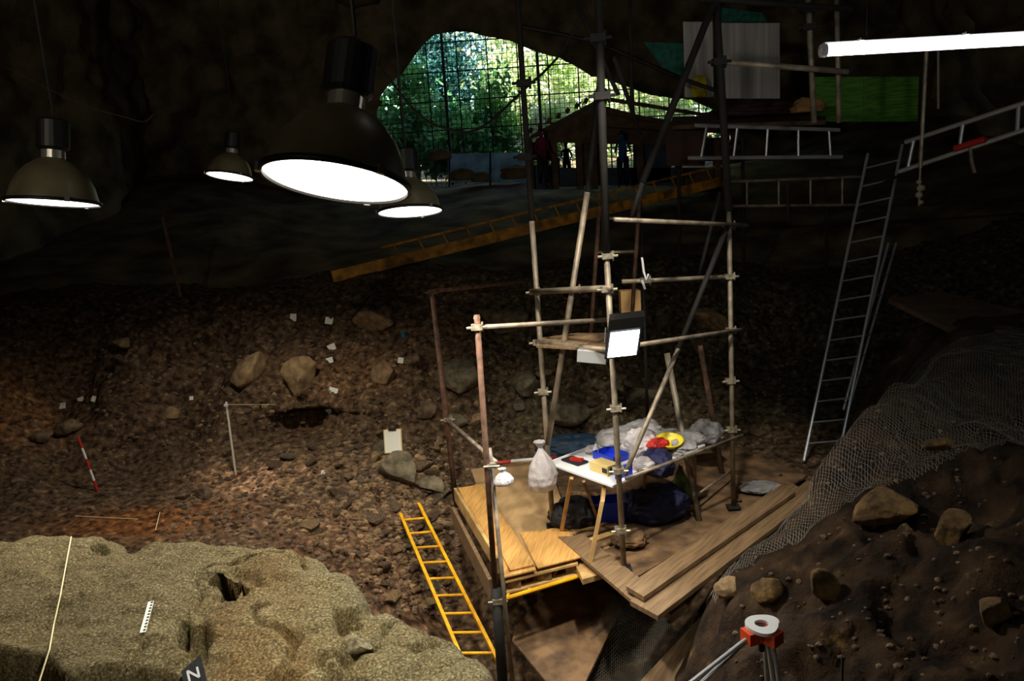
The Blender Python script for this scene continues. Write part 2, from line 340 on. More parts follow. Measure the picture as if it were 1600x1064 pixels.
step([(268, 985), (290, 962), (300, 985), (318, 975), (330, 1000), (322, 1030), (300, 1064), (285, 1064), (292, 1020), (270, 1005)], .14, .02)
step([(135, 860), (150, 852), (172, 862), (165, 872), (145, 872)], .06, .02)
# little pits and a raised shelf left
Z += .03*np.exp(-((P2[:, 0]-atz(120, 900, RZ)[0])**2+(P2[:, 1]-atz(120, 900, RZ)[1])**2)/.25)
P3[:, 2] = np.maximum(Z, -.9)
jit = np.stack([fbm(P3, .1, 3, 91), fbm(P3, .1, 3, 93), np.zeros(len(P3))], -1)*.02
P3 = P3 + jit; P3[:, 1] += .42*holes; P3[:, 0] -= .03*holes
Vr, Fr = sheet(*[P3[:, k].reshape(XX.shape) for k in range(3)])
Fr = Fr[(Vr[Fr][:, :, 2].min(1) > -.85)]
rc = np.tile(np.array([.93, .92, .82]), (len(Vr), 1)); nz = fbm(Vr, .5, 4, 95)[:, None]
rc = rc*(1 + .35*nz + .22*fbm(Vr, .09, 3, 98)[:, None]); bz = np.exp(-((Vr[:, 0]+1.25)/.28)**2)[:, None]; w = np.clip(np.clip(nz-.05, 0, 1)*1.5 + .6*bz*(1+2*nz), 0, 1); rc = rc*(1-w) + np.array([.8, .62, .42])*w
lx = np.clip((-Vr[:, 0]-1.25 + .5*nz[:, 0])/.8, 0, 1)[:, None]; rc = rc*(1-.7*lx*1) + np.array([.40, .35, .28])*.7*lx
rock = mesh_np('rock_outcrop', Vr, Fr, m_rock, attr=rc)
tag(rock, 'large pale limestone outcrop with a dark hole filling the lower left foreground', 'rock')
# ------------------------------------------------------------------ ray hits
bg = BVHTree.FromPolygons(Vg.tolist(), Fg.tolist()); bb = BVHTree.FromPolygons(Vb.tolist(), Fb.tolist()); br = BVHTree.FromPolygons(Vr.tolist(), Fr.tolist())
def hit(px, py, tree=None):
    best = None
    for t in ([tree] if tree else [bg, bb, br]):
        h = t.ray_cast(CAM, ray(px, py).normalized())
        if h[0] and (best is None or h[3] < best[3]): best = h
    return best[0] if best else atz(px, py, 0)
def drop(x, y, trees=None):
    z = -9
    for t in (trees or [bg, bb]):
        h = t.ray_cast(Vector((x, y, 9)), Vector((0, 0, -1)))
        if h[0] and h[0].z > z: z = h[0].z
    return z
# ------------------------------------------------------------------ cave shell
mouthpx = [(585, 200), (598, 150), (612, 128), (632, 118), (652, 88), (682, 54), (740, 58), (800, 72), (870, 95), (930, 122), (1000, 146), (1060, 158), (1128, 178), (1135, 215), (1100, 290), (1000, 330), (700, 330), (590, 300)]
mouth = np.array([(at(px, py, 26).x, at(px, py, 26).z) for px, py in mouthpx])
_m = []
for i in range(len(mouth)):
    a_, b_ = mouth[i], mouth[(i+1) % len(mouth)]
    for k in range(5): _m.append(a_ + (b_-a_)*k/5)
mouth = np.array(_m); _q = np.concatenate([mouth, np.zeros((len(mouth), 1))], 1); mouth = mouth + np.stack([fbm(_q, .6, 3, 301), fbm(_q, .6, 3, 302)], -1)*.13
def cavewall(name, axis, c, a0, a1, b0, b1, st, amp, inward, keep=None, seed=100, solid=0):
    A, B = np.meshgrid(np.arange(a0, a1, st), np.arange(b0, b1, st)); Cc = np.full(A.shape, float(c))
    P = {'y': np.stack([A, Cc, B], -1), 'x': np.stack([Cc, A, B], -1), 'z': np.stack([A, B, Cc], -1)}[axis].reshape(-1, 3)
    n = fbm(P, 3.5, 5, seed)*amp + np.clip(fbm(P, 1.2, 4, seed+7, True), -.5, 1)*amp*.35
    if axis == 'y' and keep is not None:
        s_ = sdf(P[:, [0, 2]], mouth); n *= np.clip(np.abs(s_)/2.5, .12, 1)
        ww = np.clip((np.abs(s_)-st)/.3, 0, 1)
        gx = (sdf(P[:, [0, 2]]+[.04, 0], mouth)-sdf(P[:, [0, 2]]-[.04, 0], mouth)); gz = (sdf(P[:, [0, 2]]+[0, .04], mouth)-sdf(P[:, [0, 2]]-[0, .04], mouth)); gl = np.hypot(gx, gz)+1e-6; near = (np.abs(s_) < st*.8) & (gl > .05); gx = gx/gl; gz = gz/gl
        P[:, 0] = np.where(near, P[:, 0]-gx*s_, P[:, 0] + fbm(P, .7, 3, seed+11)*.12*ww); P[:, 2] = np.where(near, P[:, 2]-gz*s_, P[:, 2] + fbm(P, .7, 3, seed+12)*.12*ww)
    k = 'xyz'.index(axis); P[:, k] += inward*(n+amp*.4)
    V, Fq = sheet(*[P[:, j].reshape(A.shape) for j in range(3)])
    if keep is not None: Fq = Fq[keep(V[Fq].mean(1))]
    o = struct(mesh_np(name, V, Fq, m_cave))
    if solid: m = o.modifiers.new('thick', 'SOLIDIFY'); m.thickness = solid; m.offset = -1 if inward < 0 else 1
    return o
cavewall('wall_back', 'y', 26, -15, 17, 1, 14, .14, 1.3, -1, keep=lambda c: sdf(c[:, [0, 2]], mouth) < 0, solid=.12)
cavewall('ceiling', 'z', 11.2, -15, 17, -5, 27, .22, 1.6, -1, seed=140)
cavewall('wall_left', 'x', -11.5, -5, 27, -3, 12, .22, 1.6, 1, seed=160)
cavewall('wall_right', 'x', 13, -5, 27, -3, 12, .25, 1.6, -1, seed=180)
cavewall('wall_front', 'y', -4.5, -15, 17, -3, 12, .4, .8, 1, seed=200)
# ------------------------------------------------------------------ stones
ICO = {}
def ico(sub=4):
    if sub not in ICO:
        import bmesh
        b = bmesh.new(); bmesh.ops.create_icosphere(b, subdivisions=sub, radius=1)
        ICO[sub] = (np.array([v.co[:] for v in b.verts]), [tuple(v.index for v in f.verts) for f in b.faces]); b.free()
    return ICO[sub]
def ico3():
    import bmesh
    b = bmesh.new(); bmesh.ops.create_icosphere(b, subdivisions=2, radius=1)
    r = (np.array([v.co[:] for v in b.verts]), [tuple(v.index for v in f.verts) for f in b.faces]); b.free(); return r
def rockverts(seed, size, cuts=9, base=None):
    V, Fq = base or ico(); V = V.copy(); rg = np.random.default_rng(seed)
    for _ in range(cuts):
        n = rg.normal(size=3); n /= np.linalg.norm(n); d = rg.uniform(.42, .8); t = V@n - d
        V -= np.outer(np.clip(t, 0, 9)*.93, n)
    V *= (1 + .15*fbm(V + seed*3.1, .8, 5, seed) + .07*fbm(V + seed*1.7, .35, 3, seed+3, True))[:, None]
    return V*np.array(size), Fq
def rock_obj(name, seed, size, loc, m, rot=0, tilt=0, sink=.25):
    V, Fq = rockverts(seed, size)
    R = np.array(Matrix.Rotation(rot, 3, 'Z') @ Matrix.Rotation(tilt, 3, 'Y')); V = V@R.T
    o = mesh_np(name, V, np.array(Fq), m); o.location = Vector(loc) + Vector((0, 0, size[2]*(1-sink)))
    if m is m_rock: pass
    return o
def boulder(px, py, wpx, hpx, m, label, seed, tilt=0, depth=.8, name='boulder', sink=.5, tree=None):
    p = hit(px, py+hpx*.25, tree or bg); s = p.y/F
    size = (wpx/2*s*1.08, wpx/2*s*depth, hpx/2*s*1.15)
    V, Fq = rockverts(seed, size); R = np.array(Matrix.Rotation(tilt, 3, 'Y')); V = V@R.T
    o = mesh_np(name, V, np.array(Fq), m); q = at(px, py, p.y); q.y += size[1]*(sink-.5); o.location = q
    return tag(o, label, 'rock')
BO = [(385, 578, 78, 40, m_stone_tan, 'long slanting tan boulder jutting from the section left of the find tags', 11, -.5, .9),
      (470, 590, 60, 60, m_stone_tan, 'flat-faced brown boulder in the section between slanting boulder and find tags', 12, 0, .8),
      (582, 497, 62, 34, m_stone_tan, 'golden tan boulder at the top of the section right of the upper tags', 13, .1, .9),
      (722, 587, 74, 62, m_stone_grey, 'big grey green boulder behind the rusty frame post', 14, -.3, .9),
      (600, 583, 40, 36, m_stone_tan, 'pointed tan stone in the section right of the tag column', 15, .5, .8),
      (647, 560, 24, 20, m_stone_brown, 'small reddish stone above and right of the pointed tan stone', 16, 0, .8),
      (196, 538, 40, 17, m_stone_tan, 'flat tan stone lying alone high on the dark left section', 17, .1, .9),
      (271, 646, 24, 26, m_stone_tan, 'small squarish pale stone in the left section wall', 18, .2, .8),
      (664, 640, 36, 30, m_stone_brown, 'rounded brown stone left of the rusty post at middle height', 19, 0, .8),
      (714, 660, 34, 26, m_stone_grey, 'pale angular stone just right of the rusty post clamp', 20, .4, .8),
      (745, 657, 26, 20, m_stone_tan, 'small pale stone touching the left side of the pipe post', 21, -.2, .8),
      (624, 734, 70, 60, m_stone_grey, 'rounded grey brown boulder carrying the clipboard above the yellow ladder', 23, 0, .9),
      (672, 757, 62, 26, m_stone_grey, 'low pale flat rock between yellow ladder and rusty post', 23, .1, .8),
      (65, 680, 36, 26, m_stone_brown, 'dull rounded stone at the far left behind the orange mound', 24, 0, .8),
      (110, 668, 46, 26, m_stone_brown, 'dark brown stone above the striped ranging pole', 25, -.2, .8),
      (322, 773, 30, 26, m_stone_brown, 'rounded pinkish stone at the foot of the pale plaster patch', 26, 0, .8),
      (285, 775, 34, 14, m_stone_brown, 'thin dark slab of stone left of the pinkish rounded stone', 27, 0, .8),
      (880, 640, 80, 40, m_stone_grey, 'mossy grey rock low in the wall between the two scaffold poles', 28, .3, .8),
      (790, 500, 90, 46, m_stone_grey, 'grey rock face high in the wall behind the pipe crossbar', 29, 0, .7),
      (1110, 500, 60, 30, m_stone_tan, 'tan boulder high in the wall beside the right scaffold pole', 30, .3, .8),
      (1000, 620, 60, 40, m_stone_grey, 'dark grey rock in the wall behind the floodlight pole', 31, -.4, .8),
      (820, 600, 50, 40, m_stone_grey, 'greenish rock in the wall just left of the back scaffold pole', 32, .2, .8),
      (1250, 860, 1, 1, m_stone_tan, '', 33, 0, .8)]
for b in BO[:-1]: boulder(*b[:4], b[4], b[5], b[6], b[7], b[8])
boulder(1140, 918, 50, 34, m_stone_tan, 'angular pale stone block below the planks at the foot of the bank', 34, .1, .8, tree=bb, sink=.3)
for i, (px, py, w, h, lb) in enumerate([(1400, 805, 110, 60, 'broad ochre rock showing in the upper middle of the earth bank'), (1500, 830, 70, 60, 'rounded brown rock in the bank right of the ochre rock'),
                                        (1200, 925, 50, 40, 'brown rock bulging from the lower left corner of the bank'), (1290, 925, 50, 70, 'upright brown rock low in the bank above the survey tripod'),
                                        (1560, 960, 70, 50, 'dull brown rock at the lower right edge of the bank'), (1470, 700, 50, 30, 'small pinkish rock under the netting at the bank top')]):
    boulder(px, py, w, h, mat('ochre_rock', (150, 116, 66), .95, col2=(70, 52, 34), scale=7, bump=1.4, bscale=18), lb, 40+i, (i*.7) % 1-.4, .9, tree=bb, sink=.9)
boulder(557, 1012, 62, 30, mat('pale_knob', (190, 176, 136), .9, col2=(120, 108, 78), scale=40, bump=.8, bscale=90), 'whitish knob of stone on the near edge of the limestone outcrop', 55, .2, .8, tree=br)
# loose rubble: individuals share eight meshes
protos = [rockverts(200+i, (1, random.uniform(.7, 1), random.uniform(.5, .8)), 8, ico3()) for i in range(8)]
pm = []
for i, (V, Fq) in enumerate(protos):
    me = bpy.data.meshes.new('stone'); me.from_pydata(V.tolist(), [], Fq); me.materials.append((m_stone_tan, m_stone_brown, m_stone_brown, m_stone_grey)[i % 4]); pm.append(me)
LB = 'loose brown stone lying in the dug rubble around the yellow ladder'
LW = 'rough stone poking from the tall dark section wall'
def scatter(n, fx, label, group, smin, smax, sinkz=.2):
    for k in range(n):
        px, py = fx(); p = hit(px, py, bg)
        o = bpy.data.objects.new('stone', random.choice(pm)); COL.objects.link(o)
        s = smin + (smax-smin)*random.random()**2.5; o.scale = (s, s*random.uniform(.7, 1.1), s*random.uniform(.6, 1))
        o.rotation_euler = (random.uniform(-.5, .5), random.uniform(-.5, .5), random.uniform(0, 6.3)); o.location = p + Vector((0, 0, s*sinkz))
        tag(o, label, 'stone', group)
def tri():
    while True:
        px = random.uniform(430, 700); py = random.uniform(690, 960)
        if py < 830 or px > 470+(py-830)*1.3: return px, py
scatter(150, tri, LB, 'loose stones in the rubble slope', .03, .17)
scatter(110, lambda: (random.uniform(10, 760), random.uniform(480, 690)), LW, 'stones in the section wall', .03, .13)
scatter(45, lambda: (random.uniform(770, 1200), random.uniform(470, 680)), 'greyish stone poking from the wall behind the scaffold tower', 'stones behind the scaffold', .05, .2)
peb = MB(); base = ico3()
import bmesh
_b = bmesh.new(); bmesh.ops.create_icosphere(_b, subdivisions=1, radius=1); pv = np.array([v.co[:] for v in _b.verts]); pf = [tuple(v.index for v in f.verts) for f in _b.faces]; _b.free()
for k in range(7500):
    r = random.random()
    if r < .45: px, py = random.uniform(250, 720), random.uniform(690, 960)
    elif r < .8: px, py = random.uniform(0, 800), random.uniform(470, 800)
    else: px, py = random.uniform(760, 1250), random.uniform(460, 700)
    p = hit(px, py, bg)
    if p.y < 4: continue
    s = .008 + .045*random.random()**2.2; V = pv*np.array([s, s*random.uniform(.6, 1), s*random.uniform(.5, .9)])*(1+RNG.uniform(-.25, .25, (len(pv), 1)))
    peb.add((V + np.array(p)).tolist(), pf)
o = peb.build('gravel', m_stone_brown, org=(0, 0, 0)); tag(o, 'scattered crumbs of brown gravel over the excavated slope', 'gravel', kind='stuff')
peb = MB()
for k in range(1500):
    px, py = tri() if k % 6 else (random.uniform(300, 760), random.uniform(560, 760)); p = hit(px, py, bg)
    if p.y < 4: continue
    s = .01 + .05*random.random()**2; V = pv*np.array([s, s*random.uniform(.6, 1), s*random.uniform(.5, .9)])*(1+RNG.uniform(-.3, .3, (len(pv), 1)))
    peb.add((V + np.array(p)).tolist(), pf)
tag(peb.build('pale_gravel', m_stone_tan, org=(0, 0, 0)), 'pale tan crumbs of rubble scattered over the dug slope', 'gravel', kind='stuff')
# pebbles on the bank
peb = MB()
for k in range(220):
    p = hit(random.uniform(1150, 1600), random.uniform(640, 1060), bb); s = random.uniform(.008, .03)
    peb.add((pv*np.array([s, s*.8, s*.7])*(1+RNG.uniform(-.25, .25, (len(pv), 1))) + np.array(p)).tolist(), pf)
tag(peb.build('gravel', m_stone_brown, org=(0, 0, 0)), 'small gravel caught on the face of the netted earth bank', 'gravel', kind='stuff')
# ------------------------------------------------------------------ netting
def net(name, x0, x1, y0, y1, st, tree, label, lift=.03, r=.0022, test=None, m=m_wire):
    nx = int((x1-x0)/st); ny = int((y1-y0)/st); pts = {}; mb = MB()
    for j in range(ny+1):
        for i in range(nx+1):
            x = x0 + (i + .5*(j % 2))*st; y = y0 + j*st*.87
            h = tree.ray_cast(Vector((x, y, 9)), Vector((0, 0, -1)))
            if h[0] is None: continue
            p = h[0] + Vector((h[1].x, h[1].y, abs(h[1].z)))*lift
            if test is None or test(p): pts[i, j] = p
    def seg(a, b):
        if a in pts and b in pts and (pts[a]-pts[b]).length < .6:
            A, B = pts[a], pts[b]; d = (B-A).normalized(); u = d.orthogonal().normalized()*r; v = d.cross(u).normalized()*r
            vs = []
            for q in (A, B):
                for t in (0, 2.094, 4.189): vs.append(q + u*math.cos(t) + v*math.sin(t))
            mb.add(vs, [(0, 1, 4, 3), (1, 2, 5, 4), (2, 0, 3, 5)])
    for (i, j) in list(pts):
        k = i if j % 2 == 0 else i+1
        seg((i, j), (k, j+1)); seg((i, j), (k-1, j+1))
    o = mb.build(name, m, org=(0, 0, 0)); return tag(o, label, 'netting')
rg_ = sorted([at(px, py, Y) for px, py, Y in ((1125, 905, 6.2), (1200, 845, 6.3), (1265, 765, 6.35), (1310, 690, 6.4), (1350, 640, 6.5), (1400, 597, 6.8), (1480, 556, 7.2), (1600, 540, 7.4), (1750, 535, 7.4))], key=lambda p: p.x)
def nettest(p):
    return p.z > -.2 and p.y > np.interp(p.x, [1.6, 2.1, 2.6, 3.2, 4.5], [6.05, 6.0, 5.85, 5.75, 5.6]) and p.y < 7.9
net('wire_netting', 1.55, 5.4, 5.1, 8.6, .026, bb, 'fine galvanised wire netting draped over the ridge of the earth bank', r=.0013, test=nettest)
mb = MB(); q4 = [at(955, 930, 7.7), at(1100, 940, 7.5), at(1010, 1110, 6.6), at(880, 1110, 6.7)]; nn_ = 44
def qp(i, j):
    u, v = (i + .5*(j % 2))/nn_, j/nn_; p = q4[0].lerp(q4[1], u).lerp(q4[3].lerp(q4[2], u), v); return p + Vector((0, 0, -.25*math.sin(math.pi*min(1, u))*math.sin(math.pi*v) + .03*math.sin(9*u+5*v)))
for j in range(nn_):
    for i in range(nn_):
        k = i if j % 2 == 0 else i+1
        for e in (k, k-1):
            A, B = qp(i, j), qp(e, j+1); d = (B-A).normalized(); u_ = d.orthogonal().normalized()*.0026; v_ = d.cross(u_).normalized()*.0026
            mb.add([w_ + u_*math.cos(t) + v_*math.sin(t) for w_ in (A, B) for t in (0, 2.094, 4.189)], [(0, 1, 4, 3), (1, 2, 5, 4), (2, 0, 3, 5)])
tag(mb.build('wire_netting', m_wire, org=(0, 0, 0)), 'piece of wire netting sagging in the pit between the two lower boards', 'netting')
# ------------------------------------------------------------------ deck
def slabz(name, m, pxs, z, t, parent=None, smooth=False):
    mb = MB(); mb.slab([atz(px, py, z) for px, py in pxs], t); return mb.build(name, m, parent)
def board(name, m, pxs, z, t, label, cat='board', group=None):
    o = slabz(name, m, pxs, z, t); bevel(o, .004); return tag(o, label, cat, group)
board('plywood_sheet', m_ply2, [(793, 896), (906, 868), (856, 716), (736, 733)], 0, .02, 'large yellow plywood sheet forming the deck left of the table')
board('plywood_sheet', m_ply, [(784, 902), (838, 889), (752, 756), (716, 762)], .024, .02, 'narrow orange plywood strip on the deck nearest the side boards')
board('plywood_sheet', m_ply, [(797, 890), (835, 881), (796, 820), (764, 828)], .05, .018, 'short bright plywood offcut at the front left corner of the deck')
board('plywood_sheet', m_ply, [(840, 887), (907, 870), (885, 822), (812, 832)], .022, .018, 'bright orange plywood piece at the front edge beside the pallet')
board('deck_board', m_deckearth, [(912, 858), (988, 905), (1262, 742), (1150, 700), (862, 716), (880, 800)], -.03, .03, 'dirt-covered dark deck board under the work table')
# pallet
pr = thing('wooden_pallet', 'wooden pallet with open slats beneath the front trestle legs', 'pallet', atz(900, 840, -.16))
c0, c1, c2, c3 = atz(870, 822, .01), atz(912, 868, .01), atz(985, 840, .01), atz(945, 800, .01)
for k in range(5):
    t0, t1 = (k+.08)/5, (k+.72)/5
    MB().slab([c0.lerp(c1, t0), c0.lerp(c1, t1), c3.lerp(c2, t1), c3.lerp(c2, t0)], .022).build('slat', m_pale_wood if k % 2 else m_plank, pr)
for t in (.06, .5, .94):
    a, b = c0.lerp(c3, t), c1.lerp(c2, t); d = (c3-c0).normalized()*.04; z = Vector((0, 0, -.024))
    MB().slab([a-d+z, b-d+z, b+d+z, a+d+z], .09).build('stringer', m_plank, pr)
# pallet below plywood front
pr = thing('wooden_pallet', 'pallet carrying the plywood sheets, its blocks visible along the front edge', 'pallet', atz(840, 905, -.16))
f0, f1 = atz(790, 908, -.03), atz(903, 880, -.03); b0, b1 = atz(740, 750, -.03), atz(850, 735, -.03)
for k in range(6):
    t0, t1 = k/6, (k+.7)/6
    MB().slab([f0.lerp(b0, t0), f1.lerp(b1, t0), f1.lerp(b1, t1), f0.lerp(b0, t1)], .022).build('slat', m_pale_wood, pr)
for t in (.03, .45, .85):
    for q in (.02, .5, .96):
        c = f0.lerp(f1, t).lerp(b0.lerp(b1, t), q) - Vector((0, 0, .07)); MB().box(c + Vector((.06, .05, 0)), (.14, .1, .08)).build('block', m_plank, pr)
for q in (0, .5, .95):
    a, b = f0.lerp(b0, q), f1.lerp(b1, q); d = Vector((0, .09, 0)); z = Vector((0, 0, -.115))
    MB().slab([a+z, b+z, b+d+z, a+d+z], .02).build('bottom_slat', m_pale_wood, pr)
# yellow ladder used as a beam under the deck
lr = thing('aluminium_ladder', 'yellow ladder laid flat under the front edge of the deck as a beam', 'ladder', atz(850, 920, -.2))
a, b = atz(780, 938, -.17), atz(912, 898, -.17); back = Vector((.12, .36, 0))
MB().tube([a, b], .022).build('rail', m_yellow, lr); MB().tube([a+back, b+back], .022).build('rail', m_yellow, lr)
for k in range(4): p = a.lerp(b, (k+.3)/4); MB().tube([p, p+back], .012).build('rung', m_yellow, lr)
# planks, right
board('plank', m_plank, [(872, 838), (914, 836), (1012, 912), (1028, 955), (984, 935)], .035, .04, 'weathered plank laid diagonally along the front right edge of the deck', 'plank')
board('plank', m_plank, [(978, 915), (1006, 932), (1243, 768), (1222, 756)], .11, .05, 'upper long plank with a thick edge running back to the right', 'plank')
board('plank', m_plank, [(984, 938), (1028, 962), (1290, 762), (1262, 750)], .05, .05, 'outermost long plank nearest the netted bank', 'plank')
board('plank', m_plank, [(1040, 880), (1062, 892), (1252, 762), (1236, 754)], .02, .04, 'inner plank lying low beside the table side of the long planks', 'plank')
board('wood_block', m_pale_wood, [(898, 880), (925, 872), (945, 895), (910, 905)], -.06, .06, 'short pale timber block under the diagonal plank by the pallet', 'wood block')
board('wood_block', m_plank, [(1030, 950), (1052, 935), (1075, 945), (1050, 962)], -.08, .06, 'small timber chock under the end of the long planks', 'wood block')
# lower boards in pit
def tilted(name, m, pts, t, label, cat='board'):
    o = MB().slab([at(*p) for p in pts], t).build(name, m); bevel(o, .004); return tag(o, label, cat)
tilted('plywood_sheet', m_deckearth, [(806, 978, 7.5), (800, 1000, 7.3), (862, 1075, 6.7), (905, 1085, 6.6), (972, 948, 7.7), (955, 920, 8.0), (870, 905, 8.3)], .03, 'worn plywood sheet with broken corners in the pit below the deck')
tilted('plank', m_plank, [(985, 1080, 6.3), (1050, 1080, 6.3), (1142, 962, 7.0), (1105, 952, 7.1)], .05, 'wide dark plank sloping down in the pit left of the survey tripod', 'plank')
# side boards (left kerb of the deck)
def vboard(label, pa, pb, za, zb, h, th, m=m_pale_wood):
    a = atz(*pa, za); b = atz(*pb, zb); d = (b-a).normalized(); n = Vector((d.y, -d.x, 0)).normalized()*th
    o = MB().slab([a-n, b-n, b+n, a+n], h).build('side_board', m); bevel(o, .004); return tag(o, label, 'board')
vboard('pale upper edge board standing along the left side of the deck', (711, 762), (778, 872), .22, .22, .16, .018)
vboard('lower edge board with rough bottom along the left side of the deck', (708, 792), (766, 905), .02, .02, .22, .02, m_plank)
# ------------------------------------------------------------------ yellow ladder
def ladder(name, label, TL, TR, BL, BR, n, m, r=.018, rr=.011, flat=False, t0=.02, t1=.98, group=None):
    lr = thing(name, label, 'ladder', BL, group)
    for a, b in ((TL, BL), (TR, BR)):
        d = (b-a).normalized(); x = (TR-TL).normalized()
        if flat: MB().box((a+b)/2, ((b-a).length, .034, .078), X=d, Z=d.cross(x)).build('rail', m, lr)
        else: MB().tube([a, b], r).build('rail', m, lr)
    for k in range(n):
        t = t0 + (t1-t0)*(k+.5)/n if n > 1 else .5
        MB().tube([TL.lerp(BL, t), TR.lerp(BR, t)], rr).build('rung', m, lr)
    return lr
ladder('aluminium_ladder', 'bright yellow ladder going down into the pit from the clipboard boulder', at(607, 760, 10.0), at(638, 756, 10.0), at(728, 1045, 6.9), at(784, 1045, 6.9), 11, m_yellow, rr=.015, flat=True)
# ------------------------------------------------------------------ scaffold tower
T = thing('scaffold_tower', 'tall tower of galvanised scaffold tubes standing over the work table', 'scaffold', atz(975, 888, 0))
def sc(part, pa, pb, m=m_galv, r=.028, parent=None, ext=0):
    a, b = at(*pa), at(*pb)
    if ext: a = a + (a-b).normalized()*ext
    return MB().tube([a, b], r, 10).build(part, m, parent or T, True)
def clamp(px, py, Y, parent=None, m=m_clamp, s=1):
    p = at(px, py, Y); mb = MB().box(p, (.10*s, .085*s, .05*s)); mb.tube([p + Vector((-.09*s, -.03, 0)), p + Vector((.09*s, -.03, 0))], .012*s, 6); cl = mb.build('clamp', m, parent or T)
    MB().tube([p + Vector((.05*s, 0, -.045*s)), p + Vector((.05*s, 0, .045*s))], .01*s, 6).build('bolt', m, cl); return cl
def foot(px, py, z, Y=None, s=1):
    p = atz(px, py, z) ; MB().box(p + Vector((0, 0, .006)), (.14*s, .14*s, .012)).build('base_plate', m_dark_tube, T)
# Y of pole feet
ya, yb, yc = atz(975, 888, 0).y, atz(864, 822, 0).y, atz(1146, 792, 0).y
sc('standard', (948, 405, ya), (975, 888, ya)); sc('standard', (933, -60, ya), (948, 405, ya), m_dark_tube, .036)  # upper lengths of poles and braces: shade painted in by darker tube colour
sc('standard', (831, 345, yb), (864, 822, yb)); sc('standard', (806, -40, yb), (831, 345, yb), m_dark_tube, .03)
sc('standard', (1139, 330, yc), (1146, 792, yc), m_galv, .026); sc('standard', (1116, -40, yc), (1139, 330, yc), m_dark_tube, .04)
foot(975, 888, 0); foot(864, 822, 0); foot(1146, 792, 0)
yd = 9.9
sc('standard', (1000, 300, yd), (1014, 720, yd), m_dark_tube, .022)
sc('ledger', (830, 456, yb-.02), (955, 450, ya-.05), m_galv, .03); sc('ledger', (838, 534, yb-.02), (962, 548, ya+.06), m_galv, .026)
sc('ledger', (960, 343, ya+.04), (1168, 352, yc+.05), m_galv, .022); sc('ledger', (972, 440, ya+1), (1142, 432, yc), m_galv, .022)
sc('ledger', (975, 542, ya+.06), (1158, 515, yc), m_galv, .022); sc('ledger', (930, 395, 9.4), (996, 393, 9.4), m_galv, .018)
sc('ledger', (945, 341, 9.4), (1000, 341, 9.4), m_galv, .018)
sc('standard', (936, 330, 9.4), (922, 540, 9.4), m_rust, .025)
sc('ledger', (978, 748, ya+.05), (1160, 680, yc), m_galv, .018); sc('ledger', (1095, 812, 9.3), (1146, 792, 9.4), m_galv, .018)
sc('ledger', (1118, 96, yc), (1325, 112, yc), m_galv, .03)
sc('ledger', (985, -10, yc), (1330, 14, yc), m_dark_tube, .03)
sc('brace', (918, 300, yb-.3), (856, 695, yb-.25), m_galv, .03); sc('brace', (936, 130, yb), (918, 300, yb-.3), m_dark_tube, .026)
sc('brace', (1138, 350, yc-.1), (1060, 545, ya+.75), m_dark_tube, .028); sc('brace', (1060, 545, ya+.75), (976, 742, ya+.1), m_galv, .024)
sc('brace', (1114, 8, yc-.1), (1004, 285, ya+1.0), m_dark_tube, .036); sc('brace', (1004, 285, ya+1.0), (985, 345, ya+1.1), m_dark_tube, .026)
sc('brace', (894, -10, yb+.1), (966, 148, ya+.8), m_dark_tube, .022); sc('brace', (960, 90, ya+.5), (1000, 210, yc+.1), m_dark_tube, .022)
sc('brace', (1042, 552, 8.7), (1096, 832, 8.12), m_galv, .034); sc('ledger', (1086, 775, 8.3), (1144, 735, 9.2), m_galv, .015); sc('standard', (1000, 300, 9.4), (988, 485, 9.4), m_rust, .024); sc('brace', (1094, 540, 9.7), (1132, 760, 9.5), m_rust, .034)
sc('brace', (1125, 300, yc+.1), (1090, 440, yc+.1), m_dark_tube, .02)
sc('standard', (984, -10, 9.6), (987, 160, 9.6), m_dark_tube, .024)
sc('standard', (1262, -20, yc+.3), (1272, 192, yc+.3), m_galv, .03); sc('standard', (1307, -20, yc+.3), (1311, 192, yc+.3), m_galv, .026)
for c in ((948, 452, ya), (949, 400, ya), (835, 456, yb), (840, 535, yb), (962, 638, ya), (848, 612, yb), (969, 828, ya), (1140, 432, yc), (1140, 352, yc), (1141, 595, yc), (1143, 671, yc), (1142, 516, yc), (898, 452, yb-.3), (975, 545, ya), (1008, 438, ya+1), (966, 735, ya)): clamp(*c)
for c in ((940, 150, ya), (1123, 97, yc), (818, 130, yb), (1262, 15, yc+.3), (820, 245, yb), (933, 60, ya), (1262, 43, yc+.3)): clamp(*c, m=m_dark_tube, s=1.3)
# shelf on the tower + objects
shf = MB().slab([at(842, 528, yb), at(838, 540, yb-.15), at(955, 547, ya+.1), at(948, 520, ya+.7), at(900, 520, yb+.4)], .02).build('shelf_board', m_plank, T)
o = MB().box(at(926, 556, ya+.35), (.28, .12, .12), X=Vector((1, -.3, -.1))).build('metal_box', m_alu); bevel(o); tag(o, 'small grey metal box hanging below the scaffold shelf left of the floodlight', 'box')
o = MB().box(at(984, 470, 9.6), (.24, .18, .26)).build('cardboard_box', m_cardb); bevel(o); tag(o, 'tan cardboard box behind the pole just above the floodlight', 'box')
# white strap
o = MB().tube([at(1003, 402, ya+.95), at(1006, 425, ya+.95), at(1010, 438, ya+.93), at(1013, 428, ya+.95)], .012, 6).tube([at(1003, 438, ya+.95), at(1008, 452, ya+.95)], .012, 6).build('tied_strap', m_white); tag(o, 'short white plastic strap tied round the middle scaffold crossbar', 'strap')
